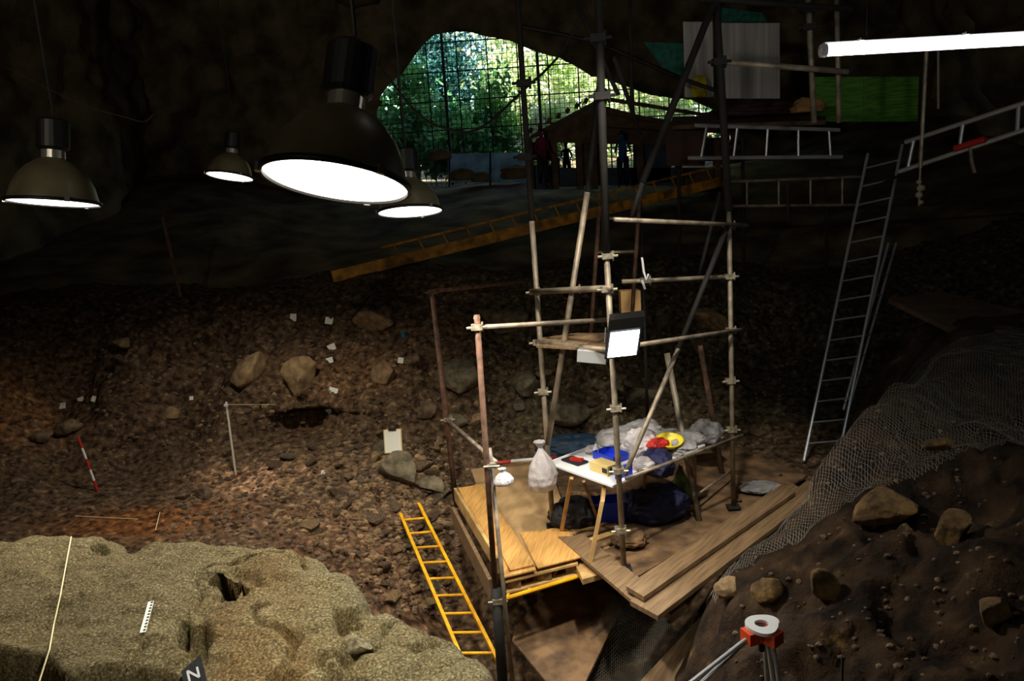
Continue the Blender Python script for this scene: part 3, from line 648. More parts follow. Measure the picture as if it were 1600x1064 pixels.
# ------------------------------------------------------------------ rusty frame
Fm = thing('pipe_goalpost', 'rust coloured pipe goalpost frame at the left side of the deck', 'scaffold', atz(712, 795, -.2))
yl = 9.6
MB().tube([at(675, 455, yl), at(714, 800, yl)], .032, 10).build('post', m_rust, Fm, True)
MB().tube([at(670, 456, yl), at(850, 436, 11.0)], .026, 10).build('top_rail', m_rust, Fm, True)
MB().tube([at(698, 655, yl), at(775, 722, 7.2)], .022, 8).build('brace', m_galv, Fm, True)
clamp(676, 456, yl, Fm, m_rust); clamp(700, 655, yl, Fm)
yp = 7.0
Pm = thing('pipe_post', 'dark pipe post with a horizontal crossbar in front of the deck corner', 'scaffold', at(800, 1064, 6.9))
MB().tube([at(745, 492, yp), at(775, 940, yp)], .027, 10).build('post', m_rust, Pm, True)
MB().tube([at(765, 700, yp+.1), at(802, 1075, 6.8)], .02, 10).build('lower_post', m_galv, Pm, True)
MB().tube([at(775, 920, yp-.03), at(786, 1075, yp-.1)], .05, 10).build('lower_sleeve', m_dark_tube, Pm, True)
MB().tube([at(738, 512, yp), at(958, 499, 7.5)], .022, 10).build('crossbar', m_galv, Pm, True)
clamp(745, 511, yp, Pm); clamp(768, 727, yp, Pm, s=.8); clamp(778, 938, yp-.05, Pm); MB().tube([at(740, 497, yp), at(750, 497, yp)], .014, 6).build('bolt', m_clamp, Pm)
# ------------------------------------------------------------------ floodlight
Fl = thing('floodlight', 'square work floodlight shining from the scaffold pole above the table', 'lamp', at(975, 535, ya-.25))
fc = at(974, 535, ya-.22); fX = (Vector((.96, 0, .10))).normalized(); fN = Vector((-.12, -.96, -.22)).normalized(); fZ = (Vector((0.16, 0, 1)))
fZ = (fZ - fN*fZ.dot(fN)).normalized(); fX = fX - fN*fX.dot(fN); fX.normalize()
def quadbox(c, w, h, d, mb): return mb.add([c + fX*(sx*w/2) + fZ*(sz*h/2) + fN*(sn*d/2) for sx in (-1, 1) for sz in (-1, 1) for sn in (-1, 1)], [(0, 1, 3, 2), (4, 6, 7, 5), (0, 4, 5, 1), (2, 3, 7, 6), (0, 2, 6, 4), (1, 5, 7, 3)])
quadbox(fc + fN*.03, .25, .235, .012, MB()).build('glass', m_flood, Fl)
bevel(quadbox(fc - fN*.03, .30, .29, .09, MB()).build('housing', m_blackm, Fl), .01)
quadbox(fc + fZ*.2 - fN*.02, .30, .10, .14, MB()).build('gear_box', m_blackm, Fl)
for s in (-1, 1): MB().tube([fc + fX*(s*.165) - fN*.03, fc + fX*(s*.165) - fN*.14 + fZ*.1], .01, 6).build('bracket', m_blackm, Fl)
L = bpy.data.lights.new('flood_light', 'SPOT'); L.energy = 190; L.color = (.9, .97, 1); L.spot_size = math.radians(120); L.spot_blend = .6; L.shadow_soft_size = .08
lo = bpy.data.objects.new('flood_light', L); COL.objects.link(lo); lo.location = fc + fN*.06; lo.rotation_euler = Vector((-.5, -.55, -.65)).to_track_quat('-Z', 'Y').to_euler()
# ------------------------------------------------------------------ bell lamps
def bell(label, C, D, U, energy, cable_to=9, spot=None, aim=None, hang=True, shell=m_lampshell, size=150):
    U = Vector(U).normalized(); t = thing('pendant_lamp', label, 'lamp', C, 'bell shaped pendant lamps'); R = D/2
    prof = [(R*1.0, 0), (R*1.0, R*.03), (R*.97, R*.12), (R*.90, R*.38), (R*.78, R*.62), (R*.60, R*.84), (R*.40, R*.98), (R*.24, R*1.06), (R*.24, R*1.08), (R*.22, R*1.05), (R*.38, R*.95), (R*.58, R*.81), (R*.76, R*.59), (R*.88, R*.36), (R*.95, R*.1), (R*.98, .0)]
    MB().lathe(prof, C, U, 48).build('reflector', shell, t, True)
    MB().lathe([(R*1.0, -R*.02), (R*1.05, -R*.02), (R*1.05, R*.06), (R*1.0, R*.06), (R*1.0, -R*.02)], C, U, 48).build('rim', m_blackm, t, True)
    MB().lathe([(0.0005, -R*.012), (R*.5, -R*.006), (R*.99, R*.012), (R*.99, R*.03), (.0005, R*.03)], C, U, 48).build('glass', m_glow, t, True)
    MB().lathe([(.001, R*1.26), (R*.26, R*1.26), (R*.26, R*1.03), (.001, R*1.03)], C, U, 32).build('neck', m_steel, t)
    MB().lathe([(.001, R*1.98), (R*.30, R*1.98), (R*.36, R*1.92), (R*.36, R*1.3), (R*.3, R*1.24), (.001, R*1.24)], C, U, 24).build('ballast_housing', m_blackm, t)
    for k in range(3):
        a = U.orthogonal().normalized(); a.rotate(Matrix.Rotation(k*2.094+.5, 3, U)); p = C + U*(R*.03) + a*(R*1.05)
        MB().box(p, (R*.07, R*.1, R*.12), X=a, Z=U).build('clip', m_steel, t)
    top = C + U*(R*1.96)
    MB().tube([top, top + U*(R*.2), Vector((top.x, top.y, cable_to))], R*.03, 6).build('cable', m_cable, t)
    L = bpy.data.lights.new('pendant_light', 'SPOT'); L.energy = energy; L.color = (1, .93, .80); L.spot_size = math.radians(size); L.spot_blend = .55; L.shadow_soft_size = R*.7
    lo = bpy.data.objects.new('pendant_light', L); COL.objects.link(lo); lo.location = C - U*(R*.1)
    lo.rotation_euler = (Vector(aim) if aim else -U).to_track_quat('-Z', 'Y').to_euler()
    return t
bell('large olive bell lamp hanging in front, nearest the camera', at(525, 285, 2.84), .5, (.17, .27, .95), 210, 9, size=128)
bell('bell lamp hanging at the far left edge of the picture', at(84, 317, 4.9), .5, (.09, .12, .98), 230, 9, size=146)
bell('smallest bell lamp, farthest away behind the large lamp on its left', at(359, 276, 9.2), .5, (.15, .19, .97), 400, 9, size=152)
bell('bell lamp partly hidden just behind the right rim of the large lamp', at(641, 331, 6.4), .5, (-.01, .19, .97), 620, 9, size=148)
bell('added bell lamp, unseen high overhead, brightening the deck', Vector((.95, 4.6, 6.4)), .5, (-.0, -.53, .84), 1300, 9, size=50)  # added out of view to light the deck
# ------------------------------------------------------------------ added unseen light behind the camera, brightens the vault
wl = thing('added_vault_light', 'added tripod light, unseen behind the camera, brightening the cave vault', 'lamp', Vector((-3.2, -1.5, 3.4)))
wc = Vector((-3.2, -1.5, 5.2)); wn = Vector((.16, .93, .33)).normalized()
bevel(MB().box(wc, (.4, .12, .3), X=wn.cross(Vector((0, 0, 1)))).build('housing', m_blackm, wl), .01)
MB().box(wc + wn*.07, (.34, .01, .24), X=wn.cross(Vector((0, 0, 1)))).build('glass', m_white, wl)
for k in range(3): MB().tube([wc - Vector((0, 0, .15)), wc + Vector((.5*math.cos(k*2.1), .5*math.sin(k*2.1), -5.4))], .02, 8).build('leg', m_blackm, wl)
L = bpy.data.lights.new('added_vault_beam', 'SPOT'); L.energy = 650; L.color = (1, .93, .76); L.spot_size = math.radians(95); L.spot_blend = 1; L.shadow_soft_size = .15
lo = bpy.data.objects.new('added_vault_beam', L); COL.objects.link(lo); lo.location = wc + wn*.12; lo.rotation_euler = wn.to_track_quat('-Z', 'Y').to_euler()
# ------------------------------------------------------------------ fluorescent
Fu = thing('fluorescent_lamp', 'long glowing fluorescent tube hanging at the upper right', 'lamp', at(1290, 80, 4.5))
a, b = at(1292, 79, 4.5), at(1720, 55, 4.5); d = (b-a).normalized()
MB().tube([a, b], .03, 12).build('tube', m_tube, Fu, True)
MB().box((a+b)/2 + Vector((0, .02, .036)), ((b-a).length+.02, .03, .016), X=d).build('housing', m_white, Fu)
for p in (a - d*.015, b + d*.015): MB().tube([p-d*.02, p+d*.012], .034, 12).build('end_cap', m_clear, Fu)
for t in (.12, .5, .9):
    p = a.lerp(b, t); MB().box(p + Vector((0, 0, .045)), (.02, .075, .012), X=d).build('clip', m_steel, Fu)
for t in (.15, .85): p = a.lerp(b, t); MB().tube([p + Vector((0, .02, .04)), p + Vector((0, .02, 4.6))], .003, 5).build('suspension_wire', m_cable, Fu)
L = bpy.data.lights.new('fluorescent_light', 'AREA'); L.shape = 'RECTANGLE'; L.size = 1.4; L.size_y = .05; L.energy = 18; L.color = (.9, 1, .98)
lo = bpy.data.objects.new('fluorescent_light', L); COL.objects.link(lo); lo.location = (a+b)/2 + Vector((0, .05, -.04)); lo.rotation_euler = Vector((-.1, .95, -.25)).to_track_quat('-Z', 'Y').to_euler()
# ------------------------------------------------------------------ table
TZ = .78
tp = [atz(853, 722, TZ), atz(957, 759, TZ), atz(1102, 694, TZ), atz(1008, 664, TZ)]
Tb = thing('trestle_table', 'white topped trestle work table crowded with bags and trays on the deck', 'table', Vector((tp[0].x, tp[0].y, 0)))
bevel(MB().slab(tp, .025).build('tabletop', m_white, Tb), .004)
def leg(pa, za, pb, zb, m=m_pale_wood, w=.035, part='leg', root=Tb):
    a, b = atz(*pa, za), atz(*pb, zb); d = (a-b).normalized(); return MB().box((a+b)/2, ((a-b).length, w, w), X=d, Z=d.cross(Vector((0, 1, 0)))).build(part, m, root)
leg((893, 747), TZ-.03, (877, 831), 0); leg((941, 783), .62, (922, 880), .02); leg((912, 752), TZ-.05, (934, 812), .1, m_plank, .03)
leg((1010, 715), TZ-.05, (1004, 800), 0, m_plank); leg((1085, 712), TZ-.03, (1085, 785), 0, m_plank); leg((945, 750), TZ-.03, (941, 785), .6)
leg((893, 770), .55, (935, 772), .55, m_plank, .025, 'crossbar'); leg((880, 728), TZ-.03, (950, 757), TZ-.03, m_pale_wood, .03, 'crossbar')
TX = (tp[1]-tp[0]).normalized(); TY = (tp[2]-tp[1]).normalized()
def ont(u, v, h=0): return tp[0].lerp(tp[1], u).lerp(tp[3].lerp(tp[2], u), v) + Vector((0, 0, h))
def crumple(name, m, c, size, label, cat='bag', seed=1, cuts=3, amp=.22, sub=4, neck=0):
    V, Fq = ico(5); V = V.copy()
    V *= (1 + amp*fbm(V + seed*5.3, .6, 3, seed, True) + .55*amp*fbm(V + seed*2.3, .24, 3, seed+4, True) + amp*.9*fbm(V + seed, .9, 2, seed+9))[:, None]
    V[:, 2] = np.where(V[:, 2] < -.6, -.6 - (V[:, 2]+.6)*.1*-1, V[:, 2])
    if neck:
        k = np.clip((V[:, 2]-.2)/.8, 0, 1); V[:, :2] *= (1-.6*k)[:, None]; V[:, 2] += k**1.5*neck
    V = V*np.array(size); V[:, 2] -= V[:, 2].min()
    o = mesh_np(name, V, np.array(Fq), m); o.location = c; return tag(o, label, cat)
# table goods
tr = thing('tool_tray', 'shallow black tray with a red tool at the left end of the table', 'tray', ont(.22, .16, 0))
MB().box(ont(.24, .13, .012), (.26, .15, .02), X=TX).build('tray', m_black, tr); MB().box(ont(.27, .13, .035), (.14, .05, .03), X=TX+TY*.4).build('tool', m_red, tr)
cb = thing('blue_tray', 'bright blue plastic tray on the middle of the table', 'tray', ont(.4, .35, 0))
c = ont(.48, .33, .04)
for s in (-1, 1):
    MB().box(c + TX*(s*.15), (.01, .22, .08), X=TX).build('side', m_blue, cb); MB().box(c + TY*(s*.11), (.3, .01, .08), X=TX).build('side', m_blue, cb)
MB().box(c - Vector((0, 0, .036)), (.3, .22, .008), X=TX).build('base', m_blue, cb)
bx = thing('cream_box', 'cream cardboard box with a dark window near the front table corner', 'box', ont(.7, .12, 0))
c = ont(.68, .14, .05); bevel(MB().box(c, (.26, .16, .10), X=TX).build('box_body', m_cream, bx), .004)
MB().box(c + TX*.131 , (.004, .1, .06), X=TX).build('window', m_black, bx); MB().box(c - TY*.081 + TX*.08, (.07, .004, .05), X=TX).build('window', m_black, bx)
o = MB().box(ont(.93, .16, .06), (.03, .22, .12), X=TX).build('blue_binder', m_blue); bevel(o); tag(o, 'upright blue plastic box end beside the cream box at table corner', 'box')
crumple('plastic_bag', m_bag, ont(.22, .34, 0), (.10, .09, .05), 'small crumpled white plastic bag between tray and blue tray', seed=3)
crumple('cloth_pile', m_clear, ont(.3, .55, 0), (.26, .22, .12), 'pale lilac crumpled sheet heaped behind the blue tray', 'cloth', seed=4)
crumple('plastic_bag', m_bag, ont(.62, .55, 0), (.18, .16, .15), 'crumpled white plastic bag in the middle of the table behind the pole', seed=5)
crumple('plastic_bag', m_clear, ont(.25, .82, 0), (.2, .18, .10), 'cloudy plastic bag at the back of the table left of the yellow bowl', seed=6)
crumple('plastic_bag', m_clear, ont(.7, .88, 0), (.27, .22, .07), 'large cloudy plastic bag under the yellow bowl at the right end', seed=7)
o = crumple('cloth', m_red, ont(.85, .58, .1), (.1, .08, .06), 'small red cloth on the table right of the pole', 'cloth', seed=8)
crumple('cloth', m_navy, ont(.92, .52, -.12), (.14, .2, .14), 'dark navy cloth at the front right edge of the table', 'cloth', seed=9)
yb_ = MB(); c = atz(1046, 688, .93)
yb_.lathe([(.001, 0), (.08, 0), (.13, .05), (.145, .08), (.135, .08), (.12, .05), (.07, .012), (.001, .012)], c - Vector((0, 0, .06)), Vector((0, -.25, 1)), 32)
tag(yb_.build('plastic_bowl', m_ywplastic, smooth=True), 'yellow plastic bowl on top of the bags at the far table end', 'bowl')
crumple('plastic_bag', m_clear, ont(.95, .78, -.02), (.14, .2, .09), 'wrinkled plastic sheet hanging over the front right edge of the table', seed=44)
crumple('sponge', m_ywplastic, ont(.2, .5, .12), (.045, .04, .03), 'small yellow sponge on the lilac sheet at the back of the table', 'sponge', seed=41, amp=.08)
crumple('plastic_bag', m_bag, ont(.95, .34, 0), (.09, .08, .07), 'little white plastic bag at the front table edge just right of the pole', seed=42)
o = MB().lathe([(.001, 0), (.028, 0), (.03, .01), (.03, .09), (.012, .115), (.012, .135), (.001, .135)], ont(.3, .3, 0), n=20).build('plastic_bottle', m_white, smooth=True); tag(o, 'small white plastic bottle standing between black tray and blue tray', 'bottle')
# below table
crumple('bin_bag', m_black, atz(898, 818, 0), (.24, .2, .16), 'black bag slumped on the deck under the left end of the table', seed=10)
crumple('cloth', m_bag, atz(880, 806, 0), (.07, .07, .03), 'scrap of white cloth beside the black bag under the table', 'cloth', seed=11)
crumple('bin_bag', m_navy, atz(1030, 808, 0), (.29, .22, .2), 'big dark blue sack on the deck under the right half of the table', seed=12)
crumple('bin_bag', m_navy, atz(990, 808, 0), (.15, .14, .17), 'smaller dark blue sack behind the scaffold pole under the table', seed=14)
crumple('sack', m_greenbag, at(1064, 800, 8.75), (.13, .12, .3), 'olive green sack standing against the right leg of the table', 'sack', seed=13, neck=.1)
crate = thing('plastic_crate', 'blue plastic crate on the deck just left of the scaffold pole', 'crate', atz(952, 812, 0))
c = atz(952, 815, 0) + Vector((0, .1, .11))
for s in (-1, 1):
    MB().box(c + Vector((s*.17, 0, 0)), (.012, .26, .22)).build('side', m_blue, crate); MB().box(c + Vector((0, s*.13, 0)), (.34, .012, .22)).build('side', m_blue, crate)
MB().box(c - Vector((0, 0, .1)), (.34, .26, .012)).build('base', m_blue, crate)
crumple('sack', m_deckearth, atz(985, 850, 0), (.16, .12, .08), 'small dusty sack at the foot of the front scaffold pole', 'sack', seed=15)
crumple('tarp', m_bluetarp, atz(893, 712, 0), (.42, .2, .16), 'folded blue grey tarp on the ground behind the hanging white bag', 'tarp', seed=16)
crumple('plastic_bag', m_clear, atz(1190, 765, 0), (.2, .15, .04), 'cloudy plastic bag lying on the deck right of the back scaffold pole', seed=17)
crumple('plastic_bag', m_clear, at(1105, 690, 9.6), (.17, .15, .16), 'limp clear plastic bag at the table corner by the right pole', seed=18)
# hanging bags
def tiedbag(c, w, h, label, seed):
    prof = [(.001, 0), (.45, .015), (.82, .07), (1, .2), (.98, .36), (.82, .52), (.58, .66), (.32, .78), (.17, .86), (.15, .89), (.3, .95), (.42, 1.0), (.3, .98), (.12, .9)]
    P = []
    for i in range(len(prof)-1):
        for k in range(5): t = k/5; P.append((prof[i][0]*(1-t)+prof[i+1][0]*t, prof[i][1]*(1-t)+prof[i+1][1]*t))
    mb = MB(); mb.lathe([(r*w, z*h) for r, z in P], (0, 0, 0), Vector((0, 0, 1)), 72); V = np.array(mb.v)
    ang = np.arctan2(V[:, 1], V[:, 0]); zz = V[:, 2]/h
    f = 1 + .10*np.sin(ang*7 + seed + 2*zz)*np.clip(zz*1.5-.2, 0, 1) + .10*fbm(V/w + seed, .5, 3, seed, True) + .12*fbm(V/w, 1.0, 2, seed+2)
    V[:, :2] *= f[:, None]; V[:, 0] += .12*w*np.sin(zz*3)
    mb.v = (V + np.array(c)).tolist(); o = mb.build('hanging_bag', m_bag, None, True); return tag(o, label, 'bag')
tiedbag(at(847, 768, yb-.35), .15, .54, 'full white plastic bag tied to the left scaffold brace', 20)
tiedbag(at(786, 758, 6.95), .085, .16, 'small white bag tied to the pipe post at deck level', 21)
# ------------------------------------------------------------------ ranging poles
def ranging(label, A, B, n, r=.013, m0=m_red, m1=m_white):
    t = thing('ranging_pole', label, 'pole', B)
    for k in range(n): MB().tube([A.lerp(B, k/n), A.lerp(B, (k+1)/n)], r, 8).build('band', m0 if k % 2 == 0 else m1, t)
b = hit(153, 768, bg); ranging('leaning red and white ranging pole stuck in the left floor', at(122, 683, b.y+.1), b, 5, .017)
ranging('red and white ranging pole lying along the far edge of the deck', atz(870, 714, .08), atz(762, 724, .08), 3, .022)
b = hit(367, 742, bg); t = thing('stake', 'thin white wooden stake standing by the pale plaster patch', 'stake', b)
MB().box((at(355, 628, b.y)+b)/2, (.02, .02, (at(355, 628, b.y)-b).length), Z=(at(355, 628, b.y)-b)).build('shaft', m_paper, t); MB().box(at(353, 633, b.y-.02), (.05, .02, .03)).build('tip', m_white, t)
b = at(283, 465, 13.4); o = MB().tube([b, at(254, 340, 13.6)], .03, 8).build('wooden_pole', m_rust); tag(o, 'thin reddish pole leaning against the dark cave wall at left', 'pole')
# tags
def tagat(px, py, w, h, label, group=None, tilt=0.):
    p = hit(px, py, bg); s = p.y/F; p = p + (CAM-p).normalized()*.03; n = Vector((0, -1, .35)).normalized()
    X = Vector((math.cos(tilt), 0, -math.sin(tilt))); o = MB().box(p, (w*s, h*s, .006), X=X, Z=n).build('find_tag', m_paper)
    return tag(o, label, 'tag', 'white find tags in the section')
for a_ in ((458, 496, 10, 12, 'rounded white tag at the left of the top row in the section'), (514, 501, 12, 11, 'topmost white tag of the column right of the big boulders'), (517, 543, 15, 10, 'second white tag down the column, wide and bright'),
           (515, 563, 11, 9, 'third white tag of the column, small, close under the second'), (521, 610, 14, 9, 'fourth white tag down the column'), (515, 643, 12, 9, 'lowest white tag of the column'),
           (97, 634, 11, 9, 'leftmost of three small white tags low in the left section'), (126, 624, 10, 7, 'middle of three small white tags in the left section'), (149, 624, 12, 9, 'right one of three small white tags in the left section'),
           (626, 563, 9, 9, 'single small white tag beside the pointed tan stone'), (505, 738, 7, 7, 'tiny white tag in the rubble left of the clipboard'), (299, 622, 6, 6, 'tiny white tag right of the squarish pale stone')): tagat(*a_, tilt=random.uniform(-.4, .4))
p = hit(631, 524, bg) + Vector((0, -.05, 0)); tag(MB().box(p, (.05, .02, .16), Z=Vector((.05, -.2, 1))).build('find_tag', mat('teal_plastic', (20, 130, 170), .4)), 'narrow teal blue marker at the top of the section', 'tag')
# clipboard
cb = thing('clipboard', 'white clipboard standing upright on the boulder above the ladder', 'clipboard', at(614, 708, 10.05))
c = at(614, 689, 10.05); Zc = Vector((.0, .25, 1)).normalized(); bd = MB().box(c, (.235, .008, .31), Z=Zc).build('board', m_cream, cb)
MB().box(c - Vector((0, .008, 0)), (.21, .003, .29), Z=Zc).build('sheet', m_paper, cb); MB().box(c + Zc*.15 - Vector((0, .012, 0)), (.1, .014, .03), Z=Zc).build('clip', m_blackm, bd)
# ------------------------------------------------------------------ strings
def string(label, pts, r=.004, name='string', m=m_string):
    o = MB().tube(pts, r, 6).build(name, m); return tag(o, label, 'string' if name == 'string' else 'cable')
sp = [hit(px, py, br) + Vector((0, 0, .015)) for px, py in ((112, 842), (104, 885), (95, 935), (85, 980), (78, 1020))]
string('long pale string crossing the left part of the limestone outcrop', sp + [sp[-1] + Vector((.03, -.2, -.1)), sp[-1] + Vector((.06, -.5, -.3))], .0035)
string('short horizontal string stretched above the orange soil', [atz(118, 806, .12), atz(215, 811, .12)], .004)
string('short string hanging over the orange soil patch', [atz(250, 800, .1), atz(243, 828, .1)], .004)
string('thin string from the stake to the right across the hollow', [at(356, 632, 10.6), at(430, 632, 10.8)], .003)
# scale bar & north card
p = hit(229, 964, br); sb = thing('scale_bar', 'black and white centimetre scale bar lying on the limestone outcrop', 'scale bar', p)
A, B = atz(236, 940, p.z+.035), atz(223, 988, p.z+.035); d = (A-B).normalized(); W = d.cross(Vector((0, 0, 1)))
MB().box((A+B)/2, ((A-B).length, .026, .004), X=d).build('bar', m_paper, sb)
for k in range(10): MB().box(B.lerp(A, (k+.5)/10) + Vector((0, 0, .003)) + W*(.006), ((A-B).length*.045, .011, .002), X=d).build('division_mark', m_black, sb)
p = hit(301, 1046, br); na = thing('north_arrow_card', 'dark card with a white letter N at the bottom edge of the outcrop', 'card', p)
A, B = atz(298, 1030, p.z+.1), atz(306, 1075, p.z+.06); d = (A-B).normalized(); nn = Vector((.1, -.55, .83)); d = (d-nn*d.dot(nn)/nn.length_squared).normalized(); W = d.cross(nn).normalized(); nn = nn.normalized(); c = (A+B)/2
MB().add([c+W*.045+d*.07, c-W*.045+d*.03, c-W*.045-d*.09, c+W*.045-d*.09, c+W*.045+d*.07-nn*.004, c-W*.045+d*.03-nn*.004, c-W*.045-d*.09-nn*.004, c+W*.045-d*.09-nn*.004], [(0, 1, 2, 3), (7, 6, 5, 4), (0, 4, 5, 1), (1, 5, 6, 2), (2, 6, 7, 3), (3, 7, 4, 0)]).build('card', m_black, na)
def bar(a, b, w=.009):
    a = c + W*a[0] + d*a[1] + nn*.003; b = c + W*b[0] + d*b[1] + nn*.003; q = (b-a).normalized(); MBL.box((a+b)/2, ((a-b).length, w, .002), X=q, Z=nn)
MBL = MB(); bar((-.02, -.03), (-.02, .02)); bar((.02, -.03), (.02, .02)); bar((-.02, .02), (.02, -.03)); MBL.build('letter_n', m_white, na)
# ------------------------------------------------------------------ survey tripod
c = at(1190, 985, 3.9); tr = thing('survey_tripod', 'orange and white head of a surveying tripod in the bottom right corner', 'tripod', c)
UU = Vector((0, -.05, 1)).normalized()
mb = MB(); n = 36
for (rr, h) in ((.5, -.006), (1, -.006), (1, .012), (.5, .012)):
    for k in range(n):
        t = 2*math.pi*k/n; q = 1 if rr < 1 else (1 + .22*max(0, math.cos(1.5*(t-.5)))**2*1.0)
        R = (.036 if rr < 1 else .086*q); mb.v.append(tuple(c + Vector((R*math.cos(t), R*math.sin(t), h+.03))))
for i in range(4):
    for k in range(n): mb.f.append((i*n+k, i*n+(k+1) % n, ((i+1) % 4)*n+(k+1) % n, ((i+1) % 4)*n+k))
mb.build('head_plate', m_white, tr)
for k, t in enumerate((3.5, -.9, 1.2)):
    dv = Vector((math.cos(t), math.sin(t), 0)); MB().box(c + dv*.068 + Vector((0, 0, -.012)), (.075, .085, .066), X=dv).build('hinge', m_orange, tr)
bevel(MB().lathe([(.001, -.04), (.06, -.04), (.068, .02), (.001, .02)], c, UU, 24).build('collar', m_orange, tr), .004)
MB().lathe([(.001, .03), (.018, .03), (.018, -.12), (.001, -.12)], c, UU, 16).build('centre_screw', m_dark_tube, tr)
for k, (e1, off) in enumerate((((1010, 1120, 3.75), .0), ((1040, 1120, 3.75), .0))):
    MB().tube([c + Vector((-.055-.012*k, -.03+.02*k, .0-.03*k)), at(*e1)], .012, 8).build('leg', m_alu, tr)
for k in range(2):
    a = c + Vector((.02+.03*k, -.03, -.04)); MB().tube([a, a + Vector((.055, -.12, -.75))], .010, 8).build('leg', m_alu, tr)
a = c + Vector((.03, .06, -.03)); MB().tube([a, Vector((a.x+.18, a.y+.45, drop(a.x+.18, a.y+.45)))], .012, 8).build('leg', m_alu, tr)
# stake by bottom right
o = MB().box(at(1316, 1045, 4.35), (.012, .012, .16)).build('stake', m_dark_tube); tag(o, 'short grey stake stuck in the bank right of the tripod', 'stake')
# ------------------------------------------------------------------ right ladders and walkways
by = 9.95
ladder('aluminium_ladder', 'tall aluminium ladder leaning up from the dark ground at the right', at(1356, 240, 11.6), at(1410, 226, 11.6), at(1256, 720, by), at(1310, 716, by), 15, m_alu, r=.022, rr=.012)
ladder('aluminium_ladder', 'second ladder section strapped behind the tall leaning ladder', at(1388, 380, 11.3), at(1400, 380, 11.9), at(1318, 640, 10.4), at(1326, 640, 10.9), 8, m_alu, r=.02, rr=.01)
ladder('aluminium_ladder', 'horizontal aluminium ladder used as a guard rail on the upper walkway', at(1075, 247, 11.5), at(1085, 196, 11.5), at(1316, 245, 11.5), at(1312, 203, 11.5), 5, m_alu, r=.028, rr=.02, t0=-.02, t1=1.03)
ladder('aluminium_ladder', 'lower dim horizontal ladder under the guard rail ladder', at(1138, 322, 12.5), at(1138, 284, 12.5), at(1345, 320, 12.5), at(1345, 276, 12.5), 4, m_galv, r=.022, rr=.018)
ladder('aluminium_ladder', 'pale horizontal ladder crossing to the right edge with red clips', at(1405, 268, 10), at(1415, 222, 10), at(1640, 190, 8.5), at(1640, 148, 8.5), 3, m_alu, r=.028, rr=.022, t0=-.12, t1=1.0)
o = MB().tube([at(1492, 232, 9.3), at(1540, 217, 9.0)], .034, 10).build('red_sleeve', m_red); tag(o, 'faded red sleeve round the pale rail at the right edge', 'sleeve')
o = MB().tube([at(1330, 325, 13), at(1640, 310, 12)], .02, 8).build('handrail', m_dark_tube); tag(o, 'thin dark rail low across the right background', 'rail')
o = MB().tube([at(1340, 305, 11.5), at(1445, 255, 10.5)], .02, 8).build('handrail', m_dark_tube); tag(o, 'dim sloping rail joining the tall ladder to the right walkway', 'rail')
o = MB().tube([at(1449, 60, 9), at(1438, 262, 9)], .022, 8).build('hanging_pipe', m_galv); tag(o, 'grey pipe hanging down with a knotted rope below it', 'pipe')
o = MB().tube([at(1466, 70, 10), at(1466, 170, 10)], .014, 8).build('hanging_pipe', m_rope); tag(o, 'short thin hanging rod right of the grey pipe', 'rod')
mb = MB().tube([at(1438, 262, 9), at(1436, 322, 9)], .012, 6)
for k, (yy, rr) in enumerate(((284, .03), (294, .045), (305, .04), (316, .028))): mb.lathe([(.001, rr*.8), (rr*.8, rr*.6), (rr, 0), (rr*.8, -rr*.6), (.001, -rr*.8)], at(1436 + (k % 2)*3, yy, 9), Vector((.3*(k-1), .2, 1)), 12)
tag(mb.build('knotted_rope', m_rope, smooth=True), 'knotted bundle of rope hanging at the end of the grey pipe', 'rope')
tag(MB().tube([at(1516, 226, 9.2), at(1518, 250, 9.2), at(1523, 270, 9.2)], .02, 6).build('hook', m_galv), 'small metal hook hanging from the pale right hand rail', 'hook')
tag(MB().tube([at(1230, 284, 12.5), at(1232, 345, 12.5)], .03, 8).build('rolled_tape', m_redboard), 'dark reddish roll of tape hanging down from the lower dim horizontal ladder', 'roll')
# walkway deck behind horizontal ladder
wk = thing('upper_walkway', 'red brown boarded walkway platform high at the right', 'walkway', at(1180, 240, 12.5))
MB().slab([at(1050, 196, 12), at(1290, 188, 12), at(1290, 178, 13.6), at(1050, 182, 13.6)], .06).build('deck', m_plank_dk, wk)
MB().slab([at(1120, 168, 13.6), at(1280, 160, 13.6), at(1280, 160, 13.66), at(1120, 168, 13.66)], .4).build('side_board', m_redboard, wk)
MB().slab([at(1040, 200, 12.2), at(1100, 200, 12.2), at(1100, 200, 12.26), at(1040, 200, 12.26)], .55).build('side_board', m_redboard, wk)
for px in (1060, 1160, 1290): MB().tube([at(px, 190, 12.4), at(px+2, 430, 12.9)], .03, 8).build('post', m_dark_tube, wk)
crumple('sack', m_cardb, at(1262, 176, 12), (.22, .15, .12), 'orange brown sack lying on the end of the upper walkway', 'sack', seed=33)
crumple('cloth_pile', m_redboard, at(1190, 182, 12.3), (.7, .3, .12), 'heap of dark reddish cloths on the upper walkway', 'cloth', seed=34)
